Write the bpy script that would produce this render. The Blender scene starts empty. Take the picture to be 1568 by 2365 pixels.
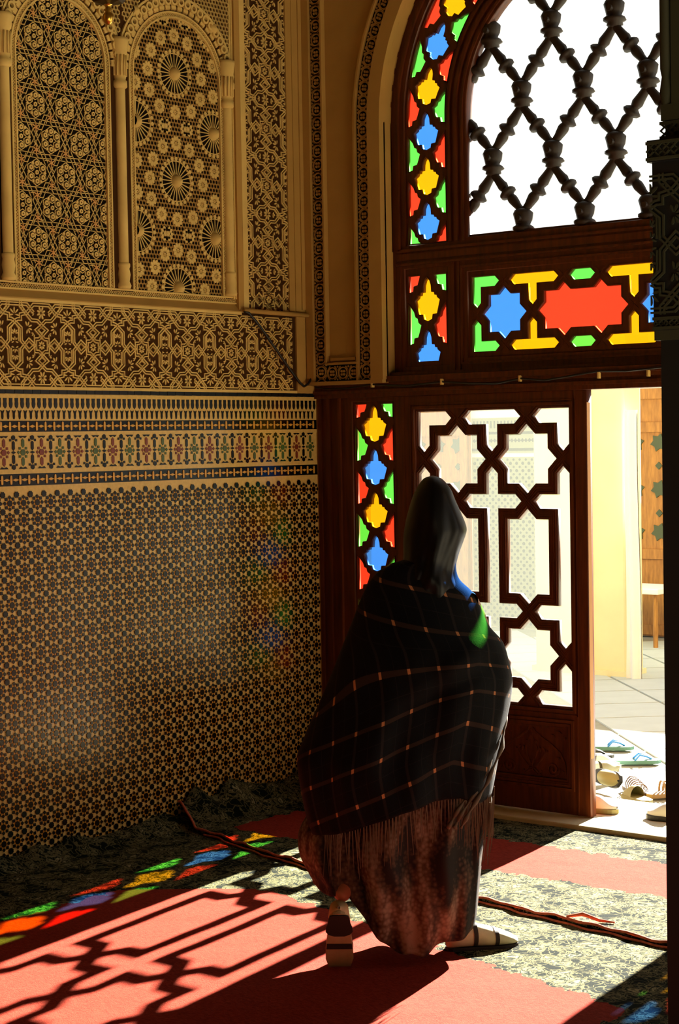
import bpy, bmesh, math, random
from math import pi, sin, cos, sqrt, radians
from mathutils import Vector, Matrix
random.seed(7)
scene = bpy.context.scene
COL = scene.collection

# ------------------------------------------------------------------ camera, sky, sun, exposure
CAM_POS = (5.781, -6.910, 1.700)
RIGHT = Vector((0.774, 0.632, -0.017)); FWD = Vector((-0.633, 0.774, -0.038))
FWD.normalize(); RIGHT = (RIGHT - FWD * RIGHT.dot(FWD)).normalized(); UP = RIGHT.cross(FWD)
cd = bpy.data.cameras.new('camera'); cam = bpy.data.objects.new('camera', cd); COL.objects.link(cam)
cam.matrix_world = Matrix(((RIGHT.x, UP.x, -FWD.x, CAM_POS[0]), (RIGHT.y, UP.y, -FWD.y, CAM_POS[1]),
                           (RIGHT.z, UP.z, -FWD.z, CAM_POS[2]), (0, 0, 0, 1)))
cd.sensor_fit = 'HORIZONTAL'; cd.sensor_width = 36.0; cd.lens = 4300 / 1568 * 36.0
cd.clip_start = 0.05; cd.clip_end = 200
scene.camera = cam

world = bpy.data.worlds.new('sky'); scene.world = world; world.use_nodes = True
bg = world.node_tree.nodes['Background']
bg.inputs['Color'].default_value = (0.97, 1.0, 0.98, 1); bg.inputs['Strength'].default_value = 0.5

SUN_DIR = Vector((0.155, -1.0, -0.519)).normalized()
sd = bpy.data.lights.new('sun', 'SUN'); sun = bpy.data.objects.new('sun', sd); COL.objects.link(sun)
sun.rotation_euler = SUN_DIR.to_track_quat('-Z', 'Y').to_euler()
sun.location = (-2, 12, 8)
sd.energy = 28.0; sd.angle = radians(0.5); sd.color = (1.0, 0.94, 0.82)

vs = scene.view_settings
vs.view_transform = 'Standard'; vs.look = 'None'; vs.exposure = 1.25; vs.gamma = 1.0; vs.use_curve_mapping = False
scene.cycles.use_denoising = True
scene.cycles.max_bounces = 12; scene.cycles.diffuse_bounces = 6; scene.cycles.transparent_max_bounces = 24
scene.cycles.caustics_reflective = False; scene.cycles.caustics_refractive = False
scene.cycles.sample_clamp_indirect = 8.0

# ------------------------------------------------------------------ helpers
def lin(c):
    return tuple((x / 255 / 12.92) if x <= 10 else ((x / 255 + 0.055) / 1.055) ** 2.4 for x in c)

MATS = {}
def mat(name, rgb, rough=0.6, var=0.0, scale=20.0, rgb2=None, bump=0.0, spec=0.5, stretch=(1, 1, 1), metal=0.0):
    """plain or noise-mottled procedural surface"""
    m = bpy.data.materials.new(name); m.use_nodes = True; nt = m.node_tree
    b = nt.nodes['Principled BSDF']; b.inputs['Roughness'].default_value = rough
    b.inputs['Specular IOR Level'].default_value = spec; b.inputs['Metallic'].default_value = metal
    c = lin(rgb)
    if var or rgb2 or bump:
        tc = nt.nodes.new('ShaderNodeTexCoord'); mp = nt.nodes.new('ShaderNodeMapping')
        mp.inputs['Scale'].default_value = stretch
        nz = nt.nodes.new('ShaderNodeTexNoise'); nz.inputs['Scale'].default_value = scale
        nz.inputs['Detail'].default_value = 6
        nt.links.new(tc.outputs['Object'], mp.inputs['Vector']); nt.links.new(mp.outputs[0], nz.inputs['Vector'])
        cr = nt.nodes.new('ShaderNodeValToRGB')
        c2 = lin(rgb2) if rgb2 else tuple(max(0, x * (1 - var)) for x in c)
        c1 = c if rgb2 else tuple(min(1, x * (1 + var)) for x in c)
        cr.color_ramp.elements[0].position = 0.3; cr.color_ramp.elements[1].position = 0.7
        cr.color_ramp.elements[0].color = (*c2, 1); cr.color_ramp.elements[1].color = (*c1, 1)
        nt.links.new(nz.outputs['Fac'], cr.inputs['Fac']); nt.links.new(cr.outputs['Color'], b.inputs['Base Color'])
        if bump:
            bp = nt.nodes.new('ShaderNodeBump'); bp.inputs['Strength'].default_value = bump
            bp.inputs['Distance'].default_value = 0.004
            nt.links.new(nz.outputs['Fac'], bp.inputs['Height']); nt.links.new(bp.outputs[0], b.inputs['Normal'])
    else:
        b.inputs['Base Color'].default_value = (*c, 1)
    MATS[name] = m
    return m

def glass_mat(name, tint, glow, trans=0.7, glossy=0.04):
    """a pane: tinted see-through glass with a little dust that scatters light through"""
    m = bpy.data.materials.new(name); m.use_nodes = True; nt = m.node_tree; nt.nodes.clear()
    out = nt.nodes.new('ShaderNodeOutputMaterial')
    t = nt.nodes.new('ShaderNodeBsdfTransparent'); t.inputs[0].default_value = (*tint, 1)
    tl = nt.nodes.new('ShaderNodeBsdfTranslucent'); tl.inputs[0].default_value = (*glow, 1)
    g = nt.nodes.new('ShaderNodeBsdfGlossy'); g.inputs['Roughness'].default_value = 0.08
    a = nt.nodes.new('ShaderNodeMixShader'); a.inputs[0].default_value = trans
    b = nt.nodes.new('ShaderNodeMixShader'); b.inputs[0].default_value = glossy
    nt.links.new(tl.outputs[0], a.inputs[1]); nt.links.new(t.outputs[0], a.inputs[2])
    nt.links.new(a.outputs[0], b.inputs[1]); nt.links.new(g.outputs[0], b.inputs[2])
    nt.links.new(b.outputs[0], out.inputs[0])
    MATS[name] = m
    return m

def tag(o, label=None, cat=None, group=None, kind=None):
    if label: o['label'] = label
    if cat: o['category'] = cat
    if group: o['group'] = group
    if kind: o['kind'] = kind
    return o

def empty(name, loc=(0, 0, 0), rz=0.0):
    o = bpy.data.objects.new(name, None); COL.objects.link(o); o.location = loc; o.rotation_euler = (0, 0, rz)
    o.empty_display_size = 0.1
    return o

def link(name, me, m, parent=None, smooth=False):
    o = bpy.data.objects.new(name, me); COL.objects.link(o)
    if m is not None and not me.materials:
        me.materials.append(MATS[m] if isinstance(m, str) else m)
    if smooth:
        me.polygons.foreach_set('use_smooth', [True] * len(me.polygons))
    if parent is not None: o.parent = parent
    return o

def place(name, me, parent, loc, rot=(0, 0, 0), scale=None):
    """another object on shared mesh data"""
    o = bpy.data.objects.new(name, me); COL.objects.link(o); o.parent = parent
    o.location = loc; o.rotation_euler = rot
    if scale: o.scale = scale
    return o

FL = lambda a, b, h: (h, a, b)          # left wall: a along y, b up, h out into the room (+x)
FD = lambda a, b, h: (a, -h, b)         # door wall: a along x, b up, h out into the room (-y)
FZ = lambda a, b, h: (a, b, h)          # lying flat

class MB:
    def __init__(s): s.v = []; s.f = []
    def add(s, v, f):
        n = len(s.v); s.v += v; s.f += [tuple(i + n for i in q) for q in f]; return s
    def box(s, x0, x1, y0, y1, z0, z1):
        v = [(x, y, z) for x in (x0, x1) for y in (y0, y1) for z in (z0, z1)]
        return s.add(v, [(0, 1, 3, 2), (4, 6, 7, 5), (0, 4, 5, 1), (2, 3, 7, 6), (0, 2, 6, 4), (1, 5, 7, 3)])
    def prism(s, poly, h0, h1, F, back=False):
        n = len(poly)
        v = [F(a, b, h0) for a, b in poly] + [F(a, b, h1) for a, b in poly]
        f = [tuple(range(n, 2 * n))] + [(i, (i + 1) % n, n + (i + 1) % n, n + i) for i in range(n)]
        if back: f.append(tuple(range(n - 1, -1, -1)))
        return s.add(v, f)
    def ribbon(s, pts, w, h0, h1, F, closed=False):
        n = len(pts)
        if n < 2: return s
        L = []; Rr = []
        for i in range(n):
            p = Vector(pts[i])
            a = Vector(pts[i - 1]) if (i > 0 or closed) else None
            b = Vector(pts[(i + 1) % n]) if (i < n - 1 or closed) else None
            d1 = (p - a).normalized() if a is not None and (p - a).length > 1e-9 else None
            d2 = (b - p).normalized() if b is not None and (b - p).length > 1e-9 else None
            if d1 is None: d1 = d2
            if d2 is None: d2 = d1
            n1 = Vector((-d1.y, d1.x)); n2 = Vector((-d2.y, d2.x)); nn = n1 + n2
            if nn.length < 1e-6: nn = n1
            nn.normalize(); k = min(2.0, 1 / max(0.3, nn.dot(n1)))
            L.append(p + nn * (w / 2 * k)); Rr.append(p - nn * (w / 2 * k))
        v = []
        for l, r in zip(L, Rr):
            v += [F(l.x, l.y, h0), F(l.x, l.y, h1), F(r.x, r.y, h1), F(r.x, r.y, h0)]
        f = []
        for i in range(n if closed else n - 1):
            j = (i + 1) % n
            for q in range(3): f.append((4 * i + q, 4 * j + q, 4 * j + q + 1, 4 * i + q + 1))
        if not closed: f += [(0, 1, 2, 3), (4 * n - 1, 4 * n - 2, 4 * n - 3, 4 * n - 4)]
        return s.add(v, f)
    def tube(s, path, rad, seg=8, caps=True):
        n = len(path); rs = rad if isinstance(rad, (list, tuple)) else [rad] * n
        P = [Vector(p) for p in path]; v = []; prev = None
        for i in range(n):
            t = (P[min(i + 1, n - 1)] - P[max(i - 1, 0)]).normalized()
            ref = prev if prev is not None else (Vector((0, 0, 1)) if abs(t.z) < 0.9 else Vector((1, 0, 0)))
            u = (ref - t * ref.dot(t))
            if u.length < 1e-6: u = t.orthogonal()
            u.normalize(); w = t.cross(u); prev = u
            for k in range(seg):
                a = 2 * pi * k / seg; q = P[i] + (u * cos(a) + w * sin(a)) * rs[i]; v.append(tuple(q))
        f = [(i * seg + k, i * seg + (k + 1) % seg, (i + 1) * seg + (k + 1) % seg, (i + 1) * seg + k)
             for i in range(n - 1) for k in range(seg)]
        if caps: f += [tuple(range(seg - 1, -1, -1)), tuple((n - 1) * seg + k for k in range(seg))]
        return s.add(v, f)
    def lathe(s, prof, c=(0, 0, 0), seg=12, a0=0, a1=2 * pi):
        full = abs(a1 - a0 - 2 * pi) < 1e-6; m = seg if full else seg + 1; v = []
        for r, z in prof:
            for k in range(m):
                a = a0 + (a1 - a0) * k / seg; v.append((c[0] + r * cos(a), c[1] + r * sin(a), c[2] + z))
        f = []
        for i in range(len(prof) - 1):
            for k in range(seg):
                k2 = (k + 1) % m
                f.append((i * m + k, i * m + k2, (i + 1) * m + k2, (i + 1) * m + k))
        return s.add(v, f)
    def grid(s, rows):
        n = len(rows[0]); v = [p for r in rows for p in r]
        return s.add(v, [(i * n + j, i * n + j + 1, (i + 1) * n + j + 1, (i + 1) * n + j)
                         for i in range(len(rows) - 1) for j in range(n - 1)])
    def mesh(s, name):
        me = bpy.data.meshes.new(name); me.from_pydata(s.v, [], s.f); me.validate(clean_customdata=False); return me
    def build(s, name, m, parent=None, smooth=False):
        return link(name, s.mesh(name), m, parent, smooth)

def solid(o, bevel=0.0, seg=2, recalc=True):
    """clean a mesh: merge doubles, make normals face outwards, round the edges"""
    bm = bmesh.new(); bm.from_mesh(o.data); bmesh.ops.remove_doubles(bm, verts=bm.verts, dist=1e-5)
    if recalc: bmesh.ops.recalc_face_normals(bm, faces=bm.faces)
    if bevel:
        ed = [e for e in bm.edges if len(e.link_faces) == 2 and e.calc_face_angle(0) > 0.6]
        bmesh.ops.bevel(bm, geom=ed, offset=bevel, segments=seg, affect='EDGES', profile=0.5)
    bm.to_mesh(o.data); bm.free(); return o

def clip_mesh(me, planes):
    """cut away what lies outside the planes (point, outward normal)"""
    bm = bmesh.new(); bm.from_mesh(me)
    for co, no in planes:
        bmesh.ops.bisect_plane(bm, geom=bm.verts[:] + bm.edges[:] + bm.faces[:], plane_co=co, plane_no=no,
                               clear_outer=True, dist=1e-6)
    bm.to_mesh(me); bm.free(); return me

def plate(name, outer, holes, h0, h1, F, m, parent=None, bevel=0.0):
    """a board with openings cut through it: outlines filled and given thickness"""
    cu = bpy.data.curves.new(name, 'CURVE'); cu.dimensions = '2D'; cu.fill_mode = 'BOTH'
    cu.extrude = (h1 - h0) / 2 - bevel; cu.bevel_depth = bevel; cu.offset = -bevel if bevel else 0; cu.bevel_resolution = 0
    for poly in [outer] + list(holes):
        sp = cu.splines.new('POLY'); sp.points.add(len(poly) - 1); sp.use_cyclic_u = True
        for p, q in zip(sp.points, poly): p.co = (q[0], q[1], 0, 1)
    tmp = bpy.data.objects.new(name + '_outline', cu); COL.objects.link(tmp)
    dg = bpy.context.evaluated_depsgraph_get()
    me = bpy.data.meshes.new_from_object(tmp.evaluated_get(dg))
    bpy.data.objects.remove(tmp); bpy.data.curves.remove(cu)
    mid = (h0 + h1) / 2
    for v in me.vertices: v.co = F(v.co.x, v.co.y, v.co.z + mid)
    me.materials.clear(); me.name = name
    return link(name, me, m, parent)

def rect(x0, x1, y0, y1): return [(x0, y0), (x1, y0), (x1, y1), (x0, y1)]
def clip_poly(poly, axis, val, keep_greater):
    out = []; n = len(poly)
    for i in range(n):
        p, q = poly[i], poly[(i + 1) % n]
        ip = (p[axis] >= val) == keep_greater or p[axis] == val; iq = (q[axis] >= val) == keep_greater or q[axis] == val
        if ip: out.append(p)
        if ip != iq:
            t = (val - p[axis]) / (q[axis] - p[axis]); out.append((p[0] + (q[0] - p[0]) * t, p[1] + (q[1] - p[1]) * t))
    return out
def area(p): return 0.5 * sum(p[i][0] * p[(i + 1) % len(p)][1] - p[(i + 1) % len(p)][0] * p[i][1] for i in range(len(p)))
def grow(poly, d):
    """offset a closed outline outwards by d"""
    if area(poly) < 0: poly = poly[::-1]
    n = len(poly); out = []
    for i in range(n):
        p = Vector(poly[i]); a = (p - Vector(poly[i - 1])); b = (Vector(poly[(i + 1) % n]) - p)
        if a.length < 1e-9 or b.length < 1e-9: out.append(tuple(p)); continue
        a.normalize(); b.normalize(); n1 = Vector((a.y, -a.x)); n2 = Vector((b.y, -b.x)); nn = n1 + n2
        if nn.length < 1e-6: nn = n1.copy()
        nn.normalize(); out.append(tuple(p + nn * (d * min(1.6, 1 / max(0.4, nn.dot(n1))))))
    return out
def circ(cx, cy, r, n=16, a0=0.0): return [(cx + r * cos(a0 + 2 * pi * k / n), cy + r * sin(a0 + 2 * pi * k / n)) for k in range(n)]
def star(cx, cy, r1, r2, n=8, a0=0.0):
    return [(cx + (r1 if k % 2 == 0 else r2) * cos(a0 + pi * k / n), cy + (r1 if k % 2 == 0 else r2) * sin(a0 + pi * k / n)) for k in range(2 * n)]
def petal(cx, cy, ang, r0, r1, w, n=3):
    """a leaf outline from radius r0 to r1"""
    pts = [(r0, 0), (r0 + (r1 - r0) * .35, w * .42), (r0 + (r1 - r0) * .72, w * .5), (r0 + (r1 - r0) * .93, w * .25), (r1, 0)]
    pts += [(r0 + (r1 - r0) * .93, -w * .25), (r0 + (r1 - r0) * .72, -w * .5), (r0 + (r1 - r0) * .35, -w * .42)]
    c, s = cos(ang), sin(ang)
    return [(cx + x * c - y * s, cy + x * s + y * c) for x, y in pts]

# ------------------------------------------------------------------ materials
mat('plaster', (206, 178, 106), 0.85, var=0.10, scale=9, bump=0.15, spec=0.2)
mat('plaster_plain', (172, 136, 72), 0.9, var=0.08, scale=6, bump=0.12, spec=0.15)
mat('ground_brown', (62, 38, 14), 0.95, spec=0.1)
mat('ground_shade', (16, 11, 5), 0.95, spec=0.1)  # backing of openwork and borders, recess shade put into the near-black
mat('screen_orange', (206, 158, 92), 0.85, spec=0.2)
mat('tile_cream', (206, 176, 104), 0.20, var=0.10, scale=60, spec=0.24, bump=0.10)
mat('tile_yellow', (206, 152, 58), 0.20, var=0.15, scale=60, spec=0.24, bump=0.10)
mat('tile_black', (8, 11, 10), 0.20, var=0.3, scale=60, spec=0.24, bump=0.10)
mat('tile_brown', (20, 13, 6), 0.20, var=0.3, scale=60, spec=0.24, bump=0.10)
mat('tile_navy', (8, 15, 22), 0.3, var=0.3, scale=40, spec=0.4)
mat('tile_gold', (208, 158, 62), 0.35, var=0.15, scale=40, spec=0.4)
mat('tile_red', (112, 40, 22), 0.35, var=0.2, scale=40, spec=0.4)
mat('tile_green', (62, 84, 38), 0.35, var=0.2, scale=40, spec=0.4)
mat('wood', (98, 44, 11), 0.42, rgb2=(62, 25, 6), scale=7, stretch=(8, 8, 0.7), bump=0.05, spec=0.4)
mat('wood_lattice', (36, 23, 9), 0.6, var=.2, scale=20)
mat('wood_lit_edge', (186, 140, 88), 0.6)  # pale copy of the wood, for the lit door edge
mat('threshold_stone', (206, 190, 150), 0.6, var=0.08, scale=14)
mat('riser_dark', (24, 24, 16), 0.8)
mat('wire', (14, 13, 12), 0.5)
mat('brass', (196, 158, 70), 0.28, metal=1.0)
mat('brass_dark', (70, 55, 30), 0.35, metal=0.9)
mat('pier_shade', (44, 44, 30), 0.7, spec=0.2)  # carved plaster of the pier, its shade put into the colour
mat('pier_tile_shade', (14, 18, 20), 0.5, spec=0.3)  # pier faces turned from the light, shade put into the colour
mat('room_wall', (120, 100, 70), 0.9); mat('room_rear', (84, 62, 36), 0.9)
mat('room_ceiling', (66, 46, 26), 0.9)
mat('floor_stone', (212, 200, 172), 0.8)  # pale so the unseen bare floor bounces sun onto the left wall
mat('court_plaster', (232, 224, 172), 0.85, var=0.06, scale=3)
mat('court_white', (242, 240, 228), 0.8, var=0.04, scale=4)
mat('court_wood', (186, 130, 56), 0.5, rgb2=(148, 98, 38), scale=8, stretch=(6, 6, 1))
mat('court_green', (74, 82, 50), 0.5); mat('court_tile', (140, 142, 112), 0.5); mat('court_dot', (52, 60, 46), 0.5)
mat('slab_white', (196, 204, 200), 0.6, var=0.05, scale=5)
mat('slab_grey', (150, 148, 130), 0.6, var=0.1, scale=12)
glass_mat('glass_clear', (0.90, 0.93, 0.86), (0.85, 0.9, 0.8), 0.965, 0.03)
glass_mat('glass_sky', (0.97, 0.98, 0.95), (0.9, 0.9, 0.85), 0.98, 0.03)
glass_mat('glass_red', (0.62, 0.030, 0.010), (0.60, 0.035, 0.012), 0.93, 0.03)
glass_mat('glass_blue', (0.035, 0.17, 0.62), (0.035, 0.17, 0.60), 0.93, 0.03)
glass_mat('glass_yellow', (0.60, 0.27, 0.002), (0.58, 0.26, 0.003), 0.93, 0.03)
glass_mat('glass_green', (0.085, 0.58, 0.06), (0.08, 0.55, 0.05), 0.93, 0.03)

def carpet_mat(name, fields, flat=False):
    """woven rug: scrolling floral ground, plain red fields (rectangles in rug coordinates) with wavering edges"""
    m = bpy.data.materials.new(name); m.use_nodes = True; nt = m.node_tree; N = nt.nodes; Lk = nt.links
    b = N['Principled BSDF']; b.inputs['Roughness'].default_value = 0.95; b.inputs['Specular IOR Level'].default_value = 0.05
    tc = N.new('ShaderNodeTexCoord')
    def math_(op, a, c=None, clamp=False):
        n = N.new('ShaderNodeMath'); n.operation = op; n.use_clamp = clamp
        for i, x in enumerate((a, c)):
            if x is None: continue
            if isinstance(x, (int, float)): n.inputs[i].default_value = x
            else: Lk.new(x, n.inputs[i])
        return n.outputs[0]
    def noise(scale, detail=4, src=None, stretch=None):
        n = N.new('ShaderNodeTexNoise'); n.inputs['Scale'].default_value = scale; n.inputs['Detail'].default_value = detail
        s_ = src or tc.outputs['Object']
        if stretch:
            mp = N.new('ShaderNodeMapping'); mp.inputs['Scale'].default_value = stretch; Lk.new(s_, mp.inputs['Vector']); s_ = mp.outputs[0]
        Lk.new(s_, n.inputs['Vector']); return n
    warp = noise(9.0, 3)
    vm = N.new('ShaderNodeVectorMath'); vm.operation = 'SCALE'; vm.inputs['Scale'].default_value = 0.16; Lk.new(warp.outputs['Color'], vm.inputs[0])
    va = N.new('ShaderNodeVectorMath'); va.operation = 'ADD'; Lk.new(tc.outputs['Object'], va.inputs[0]); Lk.new(vm.outputs[0], va.inputs[1])
    def vor(scale, feat='F1'):
        n = N.new('ShaderNodeTexVoronoi'); n.feature = feat; n.inputs['Scale'].default_value = scale; Lk.new(va.outputs[0], n.inputs['Vector']); return n
    v1 = vor(12.0); v2 = vor(26.0, 'DISTANCE_TO_EDGE'); v3 = vor(60.0)
    cr = N.new('ShaderNodeValToRGB'); el = cr.color_ramp.elements; cr.color_ramp.interpolation = 'CONSTANT'
    stops = [(0.0, (134, 128, 94)), (0.12, (20, 30, 22)), (0.19, (148, 140, 106)), (0.30, (64, 68, 46)), (0.37, (14, 22, 16)), (0.46, (118, 112, 80)), (0.57, (20, 28, 20)), (0.66, (96, 92, 64)), (0.74, (12, 20, 14))]
    el[0].position, el[0].color = stops[0][0], (*lin(stops[0][1]), 1); el[1].position, el[1].color = stops[1][0], (*lin(stops[1][1]), 1)
    for p, c in stops[2:]:
        e = el.new(p); e.color = (*lin(c), 1)
    mixd = math_('ADD', v1.outputs['Distance'], math_('MULTIPLY', v3.outputs['Distance'], 0.30)); Lk.new(mixd, cr.inputs['Fac'])
    line = math_('LESS_THAN', v2.outputs['Distance'], 0.040)
    mx = N.new('ShaderNodeMix'); mx.data_type = 'RGBA'; Lk.new(line, mx.inputs[0]); Lk.new(cr.outputs['Color'], mx.inputs[6]); mx.inputs[7].default_value = (*lin((96, 92, 64)), 1)
    col = mx.outputs[2]
    redn = noise(70, 5, stretch=(1, 3, 1)); rr = N.new('ShaderNodeValToRGB')
    rr.color_ramp.elements[0].color = (*lin((122, 36, 24)), 1); rr.color_ramp.elements[1].color = (*lin((158, 56, 40)), 1)
    rr.color_ramp.elements[0].position = .3; rr.color_ramp.elements[1].position = .7
    Lk.new(redn.outputs['Fac'], rr.inputs['Fac'])
    sx = N.new('ShaderNodeSeparateXYZ'); Lk.new(tc.outputs['Object'], sx.inputs[0])
    wob = math_('MULTIPLY', math_('SUBTRACT', noise(16, 5).outputs['Fac'], 0.5), 0.16)
    for (x0, x1, y0, y1, slope, cut) in fields:
        xx = sx.outputs[0]; yy = math_('SUBTRACT', sx.outputs[1], math_('MULTIPLY', xx, slope))
        xx = math_('ADD', xx, wob); yy = math_('ADD', yy, wob)
        d = math_('MINIMUM', math_('MINIMUM', math_('SUBTRACT', xx, x0), math_('SUBTRACT', x1, xx)),
                  math_('MINIMUM', math_('SUBTRACT', yy, y0), math_('SUBTRACT', y1, yy)))
        if cut:   # bevelled corner at (x0, y1)
            d = math_('MINIMUM', d, math_('SUBTRACT', math_('ADD', math_('SUBTRACT', xx, x0), math_('SUBTRACT', y1, yy)), cut))
        inside = math_('GREATER_THAN', d, 0.0)
        mm = N.new('ShaderNodeMix'); mm.data_type = 'RGBA'; Lk.new(inside, mm.inputs[0]); Lk.new(col, mm.inputs[6]); Lk.new(rr.outputs[0], mm.inputs[7]); col = mm.outputs[2]
    Lk.new(col, b.inputs['Base Color'])
    pile = noise(320, 4); big = noise(14, 3)
    bp = N.new('ShaderNodeBump'); bp.inputs['Strength'].default_value = 0.55; bp.inputs['Distance'].default_value = 0.006
    Lk.new(math_('ADD', pile.outputs['Fac'], big.outputs['Fac']), bp.inputs['Height']); Lk.new(bp.outputs[0], b.inputs['Normal'])
    MATS[name] = m
carpet_mat('carpet_main', [(0.66, 2.98, -6.6, -1.40, -0.26, 0.42)])
carpet_mat('carpet_door', [(0.28, 3.4, -0.98, -0.50, 0.0, 0.0)])
mat('carpet_binding', (196, 96, 66), 0.9, var=0.3, scale=60)

# ------------------------------------------------------------------ the room shell
o = MB().box(-0.3, 12, -11.2, 0.0, -0.4, -0.02).build('floor', 'floor_stone'); tag(o, 'stone floor under the carpets, its unseen part bare and made pale for bounced light', kind='structure')
o = MB().box(-0.3, 12, -11.2, 0.3, 5.2, 5.4).build('ceiling', 'room_ceiling'); tag(o, 'dark ceiling of the hall above the frame', kind='structure')
o = MB().box(12, 12.3, -11.2, 0.3, -0.4, 5.4).build('wall_right', 'room_wall'); tag(o, 'plain far side wall of the hall', kind='structure')
o = MB().box(-0.3, 12.3, -11.5, -11.2, -0.4, 5.4).build('wall_rear', 'room_rear'); tag(o, 'plain wall behind the viewer', kind='structure')

# ------------------------------------------------------------------ left wall
Y0W, Y1W = -3.2, 0.0           # modelled stretch of the decorated wall
WL = MB().box(-0.35, -0.06, -11.2, 0.4, -0.4, 5.2).build('wall_left', 'plaster_plain')
tag(WL, 'left wall with carved plaster above a mosaic tile dado', kind='structure')
MB().box(-0.06, 0.0, -11.2, Y0W, 0, 5.2).box(-0.06, 0.004, 0.0, 0.4, -.4, 5.2).box(-0.06, 0.0, Y0W, Y1W, 3.95, 5.2).build('plain_plaster', 'plaster_plain', WL)
MB().box(-0.06, -0.003, Y0W, Y1W, -0.02, 1.522).build('mosaic_bed', 'tile_cream', WL)

# mosaic dado: square lattice of dark stars with rings of small tiles
PX, PZ = 0.0733, 0.0686
starA = MB().prism(star(0, 0, .0142, .0118, 8, pi / 8), -.001, .0015, FL).mesh('star_tile')
starB = MB().prism(star(0, 0, .0140, .0122, 8), -.001, .0015, FL).mesh('ring_tile')
starA.materials.append(MATS['tile_black']); starB.materials.append(MATS['tile_brown'])
spots = []
ny = int((Y1W - Y0W) / PX); nzr = 22
yA0 = -1.9769; zA0 = 1.5097 - 0.004
for i in range(-16, 28):
    for k in range(0, 23):
        ya, za = yA0 + i * PX, zA0 - k * PZ
        if Y0W + .02 < ya < -0.015 and za > 0.0: spots.append((ya, za, 'A'))
        yb, zb = ya + PX / 2, za - PZ / 2
        if Y0W + .02 < yb < -0.015 and zb > 0.0: spots.append((yb, zb, 'B'))
vis = sorted([s for s in spots if -2.02 < s[0]], key=lambda s: s[0])
single = set(vis[:300])
rest = MB(); restb = MB(); small = MB(); ring = MB()
for s in spots:
    y, z, t = s
    if s in single: place('star_tile' if t == 'A' else 'ring_tile', starA if t == 'A' else starB, WL, (0, y, z))
    else:
        (rest if t == 'A' else restb).prism(star(y, z, .0142, .0118, 8, pi / 8) if t == 'A' else star(y, z, .0140, .0122, 8), -.001, .0015, FL)
    if t == 'B':
        ring.prism(star(y, z, .0225, .0185, 8), -.002, -.0012, FL)
        for q in range(4):
            a = q * pi / 2; d = .35
            small.prism(circ(y + cos(a) * PX * d, z + sin(a) * PZ * d, .0088, 4, a), -.001, .0012, FL)
            a += pi / 4
            small.prism(circ(y + cos(a) * PX * d, z + sin(a) * PZ * d, .0090, 4, pi / 4), -.001, .0012, FL)
for nm, mb, mt in (('star_tiles_far', rest, 'tile_black'), ('ring_tiles_far', restb, 'tile_brown'), ('small_tiles', small, 'tile_brown'), ('yellow_chips', ring, 'tile_yellow')):
    tag(mb.build(nm, mt, WL), kind='stuff')

# tile bands over the mosaic
def strip(name, z0, z1, m, h=0.0): return MB().box(-0.06, h, Y0W, -0.004, z0, z1).build(name, m, WL)
strip('cream_strip', 1.522, 1.541, 'tile_cream'); strip('chain_bed', 1.541, 1.590, 'tile_black', -.002)
strip('cream_strip', 1.590, 1.609, 'tile_cream'); strip('flower_bed', 1.609, 1.744, 'tile_cream', -.002)
strip('cream_strip', 1.744, 1.760, 'tile_cream'); strip('chain_bed', 1.760, 1.805, 'tile_black', -.002)
strip('merlon_bed', 1.805, 1.897, 'tile_cream', -.002); strip('cream_strip', 1.897, 1.913, 'tile_cream')
strip('tile_bed', 1.913, 1.932, 'tile_cream', -.003)
W_ = 0.0475
barm = MB().prism([(-.0045, -.016), (0, -.019), (.0045, -.016), (.0055, 0), (.0045, .016), (0, .019), (-.0045, .016), (-.0055, 0)], -.002, .001, FL).mesh('gold_bar')
diam = MB().prism([(-.017, 0), (-.008, -.003), (0, -.0062), (.008, -.003), (.017, 0), (.008, .003), (0, .0062), (-.008, .003)], -.002, .001, FL).mesh('gold_lozenge')
barm.materials.append(MATS['tile_gold']); diam.materials.append(MATS['tile_gold'])
for zc in (1.5655, 1.7825):
    y = -0.03
    while y > -3.14:
        place('gold_bar', barm, WL, (0, y, zc)); place('gold_lozenge', diam, WL, (0, y - W_ / 2, zc)); y -= W_
# merlons: two interlocked rows of dark pieces on cream
up_ = [(-.0088, .046), (.0088, .046), (.0075, .032), (.0092, .022), (.0070, .010), (0, .003), (-.0070, .010), (-.0092, .022), (-.0075, .032)]
dn_ = [(-.0100, -.003), (-.0030, -.006), (0, -.010), (.0030, -.006), (.0100, -.003), (.0048, -.016), (.0050, -.030), (.0025, -.040), (-.0025, -.040), (-.0050, -.030), (-.0048, -.016)]
mu = MB().prism(up_, -.002, .001, FL).mesh('merlon_tile'); md = MB().prism(dn_, -.002, .001, FL).mesh('merlon_tile_small')
mu.materials.append(MATS['tile_navy']); md.materials.append(MATS['tile_black'])
MP = .0302; y = -.02
while y > -3.16:
    place('merlon_tile', mu, WL, (0, y, 1.8510)); place('merlon_tile_small', md, WL, (0, y - MP / 2, 1.8510)); y -= MP
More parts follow.
